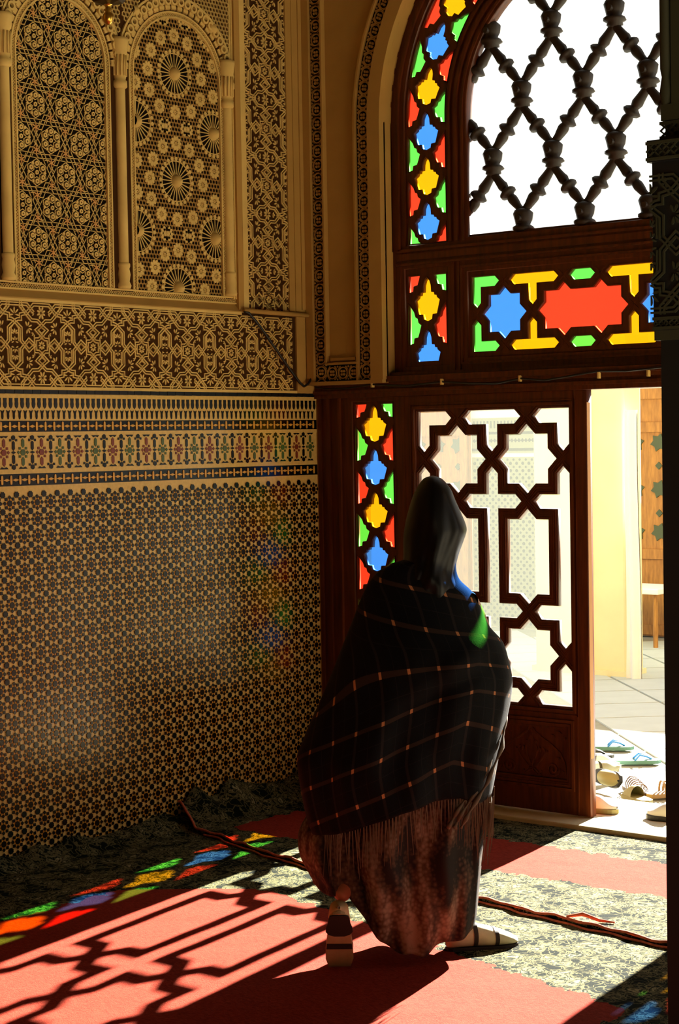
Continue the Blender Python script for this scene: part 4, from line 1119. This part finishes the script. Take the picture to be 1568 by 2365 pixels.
# shoes left outside
for nm, c in (('shoe_tan', (150, 120, 76)), ('shoe_brown', (104, 74, 44)), ('shoe_grey', (150, 150, 120)), ('shoe_dark', (36, 34, 26)), ('shoe_teal', (84, 130, 116)), ('shoe_blue', (70, 140, 214)), ('shoe_white', (226, 224, 210)), ('shoe_olive', (132, 124, 72))):
    mat(nm, c, 0.6)
def sole_outline(L, n=14):
    pts = []
    for k in range(n + 1):
        t = k / n; w = .030 + .012 * sin(pi * min(1, t * 1.1)) + .008 * (1 if t > .6 else 0) * sin(pi * (t - .6) / .4 if t > .6 else 0)
        w *= min(1, sqrt(max(0, 1 - ((abs(t - .5) - .38) / .12) ** 2)) if abs(t - .5) > .38 else 1) or .02
        pts.append((t * L - L / 2, w))
    return [(x, w) for x, w in pts] + [(x, -w) for x, w in pts[::-1]]
def footwear(name, label, loc, rz, sole_m, strap_m, style, L=.25, tilt=(0, 0)):
    r = empty(name, loc, rz); r.rotation_euler = (tilt[0], tilt[1], rz); tag(r, label, 'shoe', 'shoes left at the doorway')
    ol = sole_outline(L)
    s = MB().prism(ol, 0, .022, FZ, back=True).build('sole', sole_m, r); solid(s, .003)
    def bandarc(x0, x1, hgt, wid, m, nm='strap', tw=0):
        mb = MB(); rows = []
        for k in range(11):
            a = pi * k / 10; yy = .040 * cos(a); zz = .018 + hgt * sin(a)
            xa = x0 + (x1 - x0) * k / 10
            rows.append([(xa - wid / 2, yy, zz), (xa - wid / 2, yy, zz + .004), (xa + wid / 2, yy, zz + .004), (xa + wid / 2, yy, zz), (xa - wid / 2, yy, zz)])
        mb.grid(rows); return mb.build(nm, m, r)
    if style == 'flip':
        for sg in (-1, 1): MB().tube([(L * .30, 0, .024), (L * .20, sg * .012, .040), (L * .05, sg * .028, .050), (-L * .06, sg * .038, .022)], .006, 6).build('strap', strap_m, r, True)
    elif style == 'strappy':
        for k in range(6): bandarc(L * (.34 - .09 * k), L * (.30 - .09 * k), .042 + .004 * k, .012, strap_m)
    else:
        mb = MB(); rows = []
        for i in range(9):
            t = i / 8; xa = L * (.47 - .50 * t); wv = .040 * min(1, sqrt(max(.03, 1 - (1 - min(1, t * 1.8)) ** 2))); hg = .015 + .042 * smooth01(t * 1.3)
            rows.append([(xa, wv * cos(pi * k / 10), .018 + hg * sin(pi * k / 10)) for k in range(11)])
        mb.grid(rows).build('upper', strap_m, r, True)
        if style == 'mule2': bandarc(-L * .12, -L * .16, .055, .022, 'shoe_white')
    return r
footwear('sandal', 'dark-soled slipper tipped on its side by the door edge', (.80, 1.34, -.062), radians(-25), 'shoe_dark', 'shoe_olive', 'mule', tilt=(radians(68), 0))
footwear('sandal', 'grey sandal leaning behind the tipped slipper', (.62, 1.52, -.062), radians(60), 'shoe_grey', 'shoe_grey', 'mule2', tilt=(radians(60), 0))
footwear('sandal', 'brown strappy sandal beside the tipped slipper', (.95, 1.34, -.120), radians(-40), 'shoe_brown', 'shoe_brown', 'strappy')
footwear('sandal', 'tan ribbed sandal at the right of the shoes', (1.13, 1.36, -.120), radians(60), 'shoe_tan', 'shoe_tan', 'strappy')
footwear('sandal', 'olive slipper lying against the tan ribbed sandal', (1.06, 1.17, -.120), radians(150), 'shoe_olive', 'shoe_olive', 'mule')
footwear('flip_flop', 'teal-edged flip-flop with bright blue straps, nearer one', (.52, 2.10, -.120), radians(38), 'shoe_teal', 'shoe_blue', 'flip', .27)
footwear('flip_flop', 'teal-edged flip-flop with blue straps, farther one', (.16, 2.42, -.120), radians(30), 'shoe_teal', 'shoe_blue', 'flip', .27)
footwear('flip_flop', 'dark flip-flop just beyond the door edge', (.22, 2.10, -.120), radians(40), 'shoe_dark', 'shoe_dark', 'flip', .27)
footwear('sandal', 'cream slipper behind the brown sandal near the door edge', (.42, 1.86, -.120), radians(20), 'shoe_white', 'shoe_white', 'mule')
footwear('sandal', 'white shoe on the threshold beside the door edge', (1.44, .14, .041), radians(5), 'shoe_olive', 'shoe_white', 'mule')
footwear('sandal', 'white shoe on the threshold next to the dark pier', (1.83, .16, .041), radians(190), 'shoe_dark', 'shoe_white', 'mule')

# ------------------------------------------------------------------ the walking person
mat('skin', (140, 92, 66), 0.6)
mat('scarf', (3, 3, 4), 0.45, var=0.3, scale=30, spec=0.18)
mat('dress_blue', (52, 62, 176), 0.6)
mat('fringe', (86, 68, 50), 0.8)
mat('shoe_cloth', (186, 160, 120), 0.8, var=.1, scale=30)
mat('shoe_cream', (205, 200, 170), 0.8, var=.1, scale=30)
mat('shoe_band', (40, 28, 22), 0.8)

def plaid_mat():
    m = bpy.data.materials.new('plaid'); m.use_nodes = True; nt = m.node_tree; N = nt.nodes; Lk = nt.links
    b = N['Principled BSDF']; b.inputs['Roughness'].default_value = 0.85; b.inputs['Specular IOR Level'].default_value = 0.15
    uv = N.new('ShaderNodeUVMap'); sx = N.new('ShaderNodeSeparateXYZ'); Lk.new(uv.outputs[0], sx.inputs[0])
    def M(op, a, c=None):
        n = N.new('ShaderNodeMath'); n.operation = op
        for i, x in enumerate((a, c)):
            if x is None: continue
            if isinstance(x, (int, float)): n.inputs[i].default_value = x
            else: Lk.new(x, n.inputs[i])
        return n.outputs[0]
    def stripe(src, period, width, off=0.0):
        f = M('FRACT', M('ADD', M('DIVIDE', src, period), 100 + off)); return M('LESS_THAN', f, width / period)
    u, v = sx.outputs[0], sx.outputs[1]
    su = stripe(u, .098, .0095); sv = stripe(v, .122, .0145)
    tu = stripe(u, .098, .002, .45); tv = stripe(v, .122, .002, .45)
    nz = N.new('ShaderNodeTexNoise'); nz.inputs['Scale'].default_value = 260; Lk.new(uv.outputs[0], nz.inputs['Vector'])
    def mix(fac, a, bcol):
        n = N.new('ShaderNodeMix'); n.data_type = 'RGBA'; Lk.new(fac, n.inputs[0])
        if isinstance(a, tuple): n.inputs[6].default_value = (*lin(a), 1)
        else: Lk.new(a, n.inputs[6])
        n.inputs[7].default_value = (*lin(bcol), 1); return n.outputs[2]
    col = mix(M('MAXIMUM', tu, tv), (4, 5, 7), (22, 20, 22))
    col = mix(su, col, (28, 23, 23)); col = mix(sv, col, (42, 30, 25)); col = mix(M('MULTIPLY', su, sv), col, (166, 110, 72))
    Lk.new(col, b.inputs['Base Color'])
    bp = N.new('ShaderNodeBump'); bp.inputs['Strength'].default_value = .3; bp.inputs['Distance'].default_value = .002
    Lk.new(nz.outputs['Fac'], bp.inputs['Height']); Lk.new(bp.outputs[0], b.inputs['Normal'])
    MATS['plaid'] = m
plaid_mat()
def skirt_mat():
    m = bpy.data.materials.new('skirt'); m.use_nodes = True; nt = m.node_tree; N = nt.nodes; Lk = nt.links
    b = N['Principled BSDF']; b.inputs['Roughness'].default_value = 0.8
    tc = N.new('ShaderNodeTexCoord'); mp = N.new('ShaderNodeMapping'); mp.inputs['Scale'].default_value = (1.2, 1.2, .38); Lk.new(tc.outputs['Object'], mp.inputs[0])
    n1 = N.new('ShaderNodeTexNoise'); n1.inputs['Scale'].default_value = 11; n1.inputs['Detail'].default_value = 3; Lk.new(mp.outputs[0], n1.inputs['Vector'])
    v1 = N.new('ShaderNodeTexVoronoi'); v1.inputs['Scale'].default_value = 75; Lk.new(tc.outputs['Object'], v1.inputs['Vector'])
    cr = N.new('ShaderNodeValToRGB'); cr.color_ramp.elements[0].position = .40; cr.color_ramp.elements[0].color = (*lin((18, 12, 10)), 1)
    cr.color_ramp.elements[1].position = .52; cr.color_ramp.elements[1].color = (*lin((88, 70, 54)), 1); e = cr.color_ramp.elements.new(.66); e.color = (*lin((146, 134, 116)), 1)
    ad = N.new('ShaderNodeMath'); ad.operation = 'MULTIPLY_ADD'; ad.inputs[1].default_value = -.16; Lk.new(v1.outputs['Distance'], ad.inputs[0]); Lk.new(n1.outputs['Fac'], ad.inputs[2])
    a2 = N.new('ShaderNodeMath'); a2.operation = 'ADD'; a2.inputs[1].default_value = .06; Lk.new(ad.outputs[0], a2.inputs[0])
    Lk.new(a2.outputs[0], cr.inputs['Fac']); Lk.new(cr.outputs[0], b.inputs['Base Color'])
    # sheer cloth: some light comes through
    tl = N.new('ShaderNodeBsdfTranslucent'); Lk.new(cr.outputs[0], tl.inputs[0]); mx = N.new('ShaderNodeMixShader'); mx.inputs[0].default_value = .38
    Lk.new(b.outputs[0], mx.inputs[1]); Lk.new(tl.outputs[0], mx.inputs[2]); Lk.new(mx.outputs[0], N['Material Output'].inputs[0])
    MATS['skirt'] = m
skirt_mat()

WR, WD = Vector((.774, .633, 0)), Vector((-.633, .774, 0))     # across her back, and the way she walks
BASE = Vector((2.09, -2.11, 0))
person = empty('person', BASE); tag(person, 'person in black headscarf and dark plaid shawl striding towards the open door', 'person')
def W(s, d, z): q = WR * s + WD * d; return (q.x, q.y, z)
def interp(tab, z):
    if z >= tab[0][1]: return tab[0][0]
    for (a, za), (b, zb) in zip(tab, tab[1:]):
        if zb <= z <= za: return a + (b - a) * (za - z) / max(1e-6, za - zb)
    return tab[-1][0]
def catmull(tab, n=4):
    """smooth a silhouette table"""
    out = []
    P = [tab[0]] + tab + [tab[-1]]
    for i in range(1, len(P) - 2):
        for k in range(n):
            t = k / n; q = []
            for c in (0, 1):
                p0, p1, p2, p3 = P[i - 1][c], P[i][c], P[i + 1][c], P[i + 2][c]
                q.append(.5 * (2 * p1 + (p2 - p0) * t + (2 * p0 - 5 * p1 + 4 * p2 - p3) * t * t + (3 * p1 - p0 - 3 * p2 + p3) * t ** 3))
            out.append(tuple(q))
    out.append(tab[-1]); return out

# body: one skin, striding, left heel lifted
def skin_mesh(name, joints, edges, root):
    me = bpy.data.meshes.new(name); me.from_pydata([j[0] for j in joints], edges, [])
    ob = bpy.data.objects.new(name, me); COL.objects.link(ob)
    md_ = ob.modifiers.new('skin', 'SKIN'); md_.use_smooth_shade = True
    for i, j in enumerate(joints):
        sv = me.skin_vertices[0].data[i]; sv.radius = (j[1], j[1]); sv.use_root = (i == root)
    ss = ob.modifiers.new('sub', 'SUBSURF'); ss.levels = 2; ss.render_levels = 2
    dg = bpy.context.evaluated_depsgraph_get(); m2 = bpy.data.meshes.new_from_object(ob.evaluated_get(dg))
    bpy.data.objects.remove(ob); m2.name = name; return m2
J = [(W(.02, .02, .80), .13), (W(.04, .03, .95), .12), (W(.08, .06, 1.10), .13), (W(.11, .09, 1.22), .085), (W(.12, .10, 1.29), .05), (W(.125, .115, 1.38), .075), (W(.125, .12, 1.46), .078),
     (W(-.06, .0, .74), .09), (W(-.10, .06, .42), .055), (W(-.16, -.03, .31), .038), (W(-.204, -.12, .222), .031),
     (W(.11, .05, .74), .09), (W(.15, .12, .42), .06), (W(.165, .095, .16), .038), (W(.16, .09, .07), .032),
     (W(-.03, .07, 1.17), .06), (W(-.14, .12, .98), .045), (W(-.02, .24, .90), .035), (W(.24, .10, 1.13), .06), (W(.31, .15, .95), .045), (W(.20, .28, .90), .035),
     (W(.13, .20, 1.40), .018)]
EDG = [(0, 1), (1, 2), (2, 3), (3, 4), (4, 5), (5, 6), (0, 7), (7, 8), (8, 9), (9, 10), (0, 11), (11, 12), (12, 13), (13, 14), (3, 15), (15, 16), (16, 17), (3, 18), (18, 19), (19, 20), (5, 21)]
body = link('body', skin_mesh('body', J, EDG, 0), 'skin', person, True)

def cloth(name, L, Rt, ztop, hem, depth, folds, m, nth=128, nt_=48, dcen=lambda z: 0.0, uvf=None, dexp=1.0):
    """tube of cloth from a silhouette: L/Rt give the outline left and right at each height"""
    L, Rt = catmull(L), catmull(Rt); rows = []; uv = []
    for i in range(nt_ + 1):
        t = i / nt_; r = []; u_ = []
        arcl = 0; prev = None
        for k in range(nth + 1):
            th = 2 * pi * k / nth - pi / 2          # starts at the front side, away from the viewer
            s0 = cos(th + pi / 2 + pi / 2)
            # angle measured so that k=nth/2 faces the viewer's side (-d)
            a = 2 * pi * k / nth + pi / 2
            ca, sa = cos(a), sin(a)                 # sa=+1 front (walking way), -1 back
            zc_ = ztop + (hem(0.0, 0) - ztop) * t
            l0, r0 = interp(L, zc_), interp(Rt, zc_); ss = (l0 + r0) / 2 + (r0 - l0) / 2 * ca
            z = ztop + (hem(ss, sa) - ztop) * t
            l1, r1 = interp(L, z), interp(Rt, z); c = (l1 + r1) / 2; w_ = (r1 - l1) / 2
            f = folds(a, t, z)
            x = c + w_ * ca * (1 + f * .25 * (1 - abs(ca)))
            d = dcen(z) + depth(z) * sa * (1 + f)
            r.append(W(x, d, z))
            if prev is not None: arcl += (Vector(r[-1]) - Vector(prev)).length
            prev = r[-1]; u_.append((arcl, z, x))
        mid = u_[nth // 2][0]
        rows.append(r); uv.append([(q[0] - mid, q[1], q[2]) for q in u_])
    mb = MB().grid(rows); me = mb.mesh(name)
    if uvf:
        lay = me.uv_layers.new(name='cloth'); n = nth + 1; flat = [uvf(*q) for r in uv for q in r]
        for lp in me.loops: lay.data[lp.index].uv = flat[lp.vertex_index]
    o = link(name, me, m, person, True)
    md_ = o.modifiers.new('thick', 'SOLIDIFY'); md_.thickness = .004; md_.offset = -1
    return o, rows

headL = [(.127, 1.5775), (.112, 1.574), (.098, 1.566), (.0855, 1.549), (.073, 1.528), (.0613, 1.501), (.0444, 1.445), (.0386, 1.418), (.0344, 1.397), (.032, 1.364), (.031, 1.31), (.024, 1.26), (-.01, 1.21), (-.03, 1.16)]
headR = [(.129, 1.5775), (.144, 1.574), (.158, 1.566), (.1737, 1.549), (.187, 1.528), (.197, 1.501), (.221, 1.445), (.231, 1.418), (.2337, 1.397), (.223, 1.364), (.203, 1.31), (.196, 1.26), (.215, 1.21), (.23, 1.16)]
def hfold(a, t, z):
    return .045 * sin(a * 7 + z * 9) * smooth01(t * 2) + .03 * sin(a * 13 - z * 22) * t + (.05 * sin(z * 60 + a * 3) * smooth01((t - .55) * 4) if t > .5 else 0)
def hdepth(z):
    q = (1.5775 - z); return max(.002, .118 * sqrt(max(0.0, 1 - max(0, 1 - q / .15) ** 2)) + .02 * smooth01((1.33 - z) / .15))
cloth('headscarf', headL, headR, 1.5775, lambda s, sa: 1.17, hdepth, hfold, 'scarf', 96, 90, lambda z: .10 + .03 * (z - 1.3))

shL = [(.030, 1.300), (-.010, 1.292), (-.049, 1.270), (-.085, 1.231), (-.114, 1.175), (-.136, 1.119), (-.166, 1.048), (-.195, .978), (-.225, .908), (-.254, .844), (-.291, .767), (-.315, .710), (-.331, .670), (-.329, .625), (-.318, .546), (-.306, .482), (-.294, .432)]
shR = [(.195, 1.300), (.197, 1.262), (.210, 1.232), (.246, 1.197), (.271, 1.154), (.301, 1.083), (.345, 1.030), (.363, .969), (.373, .912), (.368, .855), (.356, .798), (.331, .699), (.308, .586), (.293, .515), (.285, .43)]
HEM = [(-.34, .425), (-.292, .432), (-.218, .449), (-.104, .490), (-.004, .527), (.095, .556), (.181, .560), (.251, .535), (.31, .545)]
def shem(s, sa):
    if s <= HEM[0][0]: return HEM[0][1]
    for (a, za), (b, zb) in zip(HEM, HEM[1:]):
        if a <= s <= b: return za + (zb - za) * (s - a) / (b - a)
    return HEM[-1][1]
def sfold(a, t, z):
    k = smooth01((1.15 - z) / .5)
    f = k * (.07 * sin(a * 5 + z * 5.5 + 1.0) + .045 * sin(a * 9 - z * 8) + .02 * sin(a * 17 + z * 11))
    # a drawn crease from the right elbow across the back
    x = cos(a)
    f += .06 * math.exp(-((z - .93 - .16 * x) / .035) ** 2) * smooth01(x + .5) - .05 * math.exp(-((z - .86 - .16 * x) / .03) ** 2) * smooth01(x + .5)
    return f
def sdepth(z): return .075 + .155 * smooth01((1.30 - z) / .34) + .03 * smooth01((.9 - z) / .4)
def suv(u, z, x):
    # the weave hangs askew: rows climb to the right
    cz = .40 - .62 * smooth01((z - .80) / .34)
    sk = cz * min(max(u, -.5), .18) - .25 * max(0, u - .18)
    return (u + .25 * z + .012, z - sk + .012)
shawl, shrows = cloth('shawl', shL, shR, 1.302, shem, sdepth, sfold, 'plaid', 176, 80, lambda z: .07 - .05 * smooth01((1.2 - z) / .6), suv)
# the shawl's edge folded forward: two soft rolls from the elbow down to the hip
er = MB()
for off in (0, .018, .034):
    path = [W(.352 - off, .02 - off, .80), W(.330 - off, -.06, .70), W(.275 - off, -.14, .60), W(.215 - off * 1.2, -.19, .52), W(.185 - off * 1.2, -.205, .47)]
    P = [Vector(p) for p in path]; fine = []
    for j in range(len(P) - 1):
        for t in frange(0, 1, 6)[:-1]: fine.append(tuple(P[j].lerp(P[j + 1], t)))
    fine.append(tuple(P[-1])); er.tube(fine, [.006 + .003 * sin(k * 1.3 + off * 90) for k in range(len(fine))], 7)
er.build('folded_edge', 'fringe', person, True)
# fringe along the hem
fr = MB(); rnd = random.Random(11); hemrow = shrows[-1]
for k in range(0, 177):
    for e in range(2):
        p = Vector(hemrow[k]); L_ = rnd.uniform(.08, .16); q = Vector((rnd.uniform(-.012, .012), rnd.uniform(-.012, .012), 0))
        if rnd.random() < .8:
            fr.tube([tuple(p + Vector((0, 0, .004))), tuple(p + q * .5 + Vector((0, 0, -L_ * .5))), tuple(p + q + Vector((0, 0, -L_)))], [.0022, .0018, .0008], 4)
for k in range(40):
    s = .255 + rnd.uniform(0, .05); d = rnd.uniform(-.08, .06); z = rnd.uniform(.50, .58); L_ = rnd.uniform(.12, .22)
    fr.tube([W(s, d, z), W(s - .008 + rnd.uniform(-.01, .01), d - .01, z - L_ * .5), W(s - .018 + rnd.uniform(-.012, .012), d - .02, z - L_)], [.0024, .002, .0008], 4)
tag(fr.build('fringe', 'fringe', person), kind='stuff')

skL = [(-.20, .66), (-.290, .50), (-.331, .425), (-.334, .368), (-.322, .325), (-.287, .281), (-.264, .238), (-.215, .20), (-.165, .15), (-.120, .11), (-.08, .06), (-.07, .03)]
skR = [(.26, .66), (.300, .514), (.270, .372), (.262, .301), (.254, .229), (.245, .144), (.236, .101), (.225, .06), (.22, .03)]
SKH = [(-.34, .30), (-.264, .238), (-.187, .240), (-.130, .170), (-.082, .092), (.002, .047), (.059, .038), (.102, .067), (.159, .073), (.231, .101), (.30, .12)]
def khem(s, sa):
    if s <= SKH[0][0]: return SKH[0][1]
    for (a, za), (b, zb) in zip(SKH, SKH[1:]):
        if a <= s <= b: return za + (zb - za) * (s - a) / (b - a) + .006 * sin(s * 60)
    return SKH[-1][1]
def kfold(a, t, z):
    k = smooth01(t * 1.6); return k * (.20 * abs(sin(a * 4 + 1.1 + z * 2.2)) - .08 + .12 * sin(a * 9 - z * 5) + .05 * sin(a * 21 + z * 9))
# two free levels: the hem rises to the left where the heel is lifted
def sk_l(z): return z
cloth('skirt', [(-.20, .66), (-.285, .50), (-.328, .425), (-.332, .368), (-.320, .325), (-.298, .281), (-.285, .238), (-.28, .03)], skR, .66, khem, lambda z: .17 - .03 * smooth01((.3 - z) / .3), kfold, 'skirt', 160, 60, lambda z: .03)

# shoes
def shoe_part(name, m, M_, secs, closed_ends=True, lo=0, hi=None):
    mb = MB(); rows = []
    for (x, w_, h0, h1) in secs:
        rows.append([tuple(M_ @ Vector((x, w_ * cos(a), (h0 + h1) / 2 + (h1 - h0) / 2 * (max(-.8, sin(a)) if sin(a) < 0 else sin(a))))) for a in frange(0, 2 * pi, 20)])
    mb.grid(rows); n = 21; k = len(rows)
    mb.f.append(tuple(range(20))); mb.f.append(tuple((k - 1) * n + q for q in range(20)))
    return mb.build(name, m, person, True)
def foot_matrix(heel, toe, up):
    x = (Vector(toe) - Vector(heel)).normalized(); z = (Vector(up) - x * Vector(up).dot(x)).normalized(); y = z.cross(x)
    return Matrix(((x.x, y.x, z.x, heel[0]), (x.y, y.y, z.y, heel[1]), (x.z, y.z, z.z, heel[2]), (0, 0, 0, 1)))
SEC = [(-.004, .004, .012, .03), (.0, .018, .004, .05), (.012, .030, 0, .075), (.05, .034, 0, .085), (.10, .036, 0, .080), (.15, .042, 0, .066), (.19, .043, 0, .052), (.225, .034, .002, .036), (.245, .016, .004, .022)]
def shoe(heel, toe, up, up_m, sole_m, band_m, pre):
    M_ = foot_matrix(heel, toe, up)
    shoe_part('shoe', up_m, M_, SEC)
    sole = MB().prism([(x * 1.0, w_ * 1.04) for x, w_, a, b in SEC] + [(x, -w_ * 1.04) for x, w_, a, b in SEC[::-1]], -.006, .006, FZ, back=True)
    sole.v = [tuple(M_ @ Vector(p)) for p in sole.v]; so = sole.build('shoe_sole', sole_m, person); solid(so)
    for x0, x1 in ((.085, .100), (.158, .172)):
        b = MB(); rows = []
        for x in (x0, x1):
            for k in range(len(SEC) - 1):
                if SEC[k][0] <= x <= SEC[k + 1][0]:
                    q = (x - SEC[k][0]) / (SEC[k + 1][0] - SEC[k][0]); w_ = SEC[k][1] * (1 - q) + SEC[k + 1][1] * q; h1 = SEC[k][3] * (1 - q) + SEC[k + 1][3] * q
            rows.append([tuple(M_ @ Vector((x, w_ * 1.05 * cos(a), h1 / 2 + h1 / 2 * 1.06 * max(-1.1, sin(a))))) for a in frange(0, 2 * pi, 20)])
        b.grid(rows).build('shoe_band', band_m, person, True)
shoe(W(.150, .075, .008), W(.40, .135, .008), (0, 0, 1), 'shoe_cream', 'shoe_band', 'shoe_band', 'r')
hl_, to_ = W(-.205, -.205, .205), W(-.206, -.100, .016)
shoe(hl_, to_, Vector(W(0, 1, 0)), 'shoe_cloth', 'shoe_cloth', 'shoe_band', 'l')
hb = MB().prism([(x * .36, w_ * 1.0) for x, w_, a, b in SEC[1:]] + [(x * .36, -w_ * 1.0) for x, w_, a, b in SEC[:0:-1]], -.012, -.005, FZ, back=True)
M_ = foot_matrix(hl_, to_, Vector(W(0, 1, 0))); hb.v = [tuple(M_ @ Vector(p)) for p in hb.v]; solid(hb.build('heel_pad', 'shoe_band', person))
hb = MB().prism([(.125, .040), (.145, .042), (.145, -.042), (.125, -.040)], -.010, -.005, FZ, back=True); hb.v = [tuple(M_ @ Vector(p)) for p in hb.v]; solid(hb.build('sole_stripe', 'shoe_band', person))
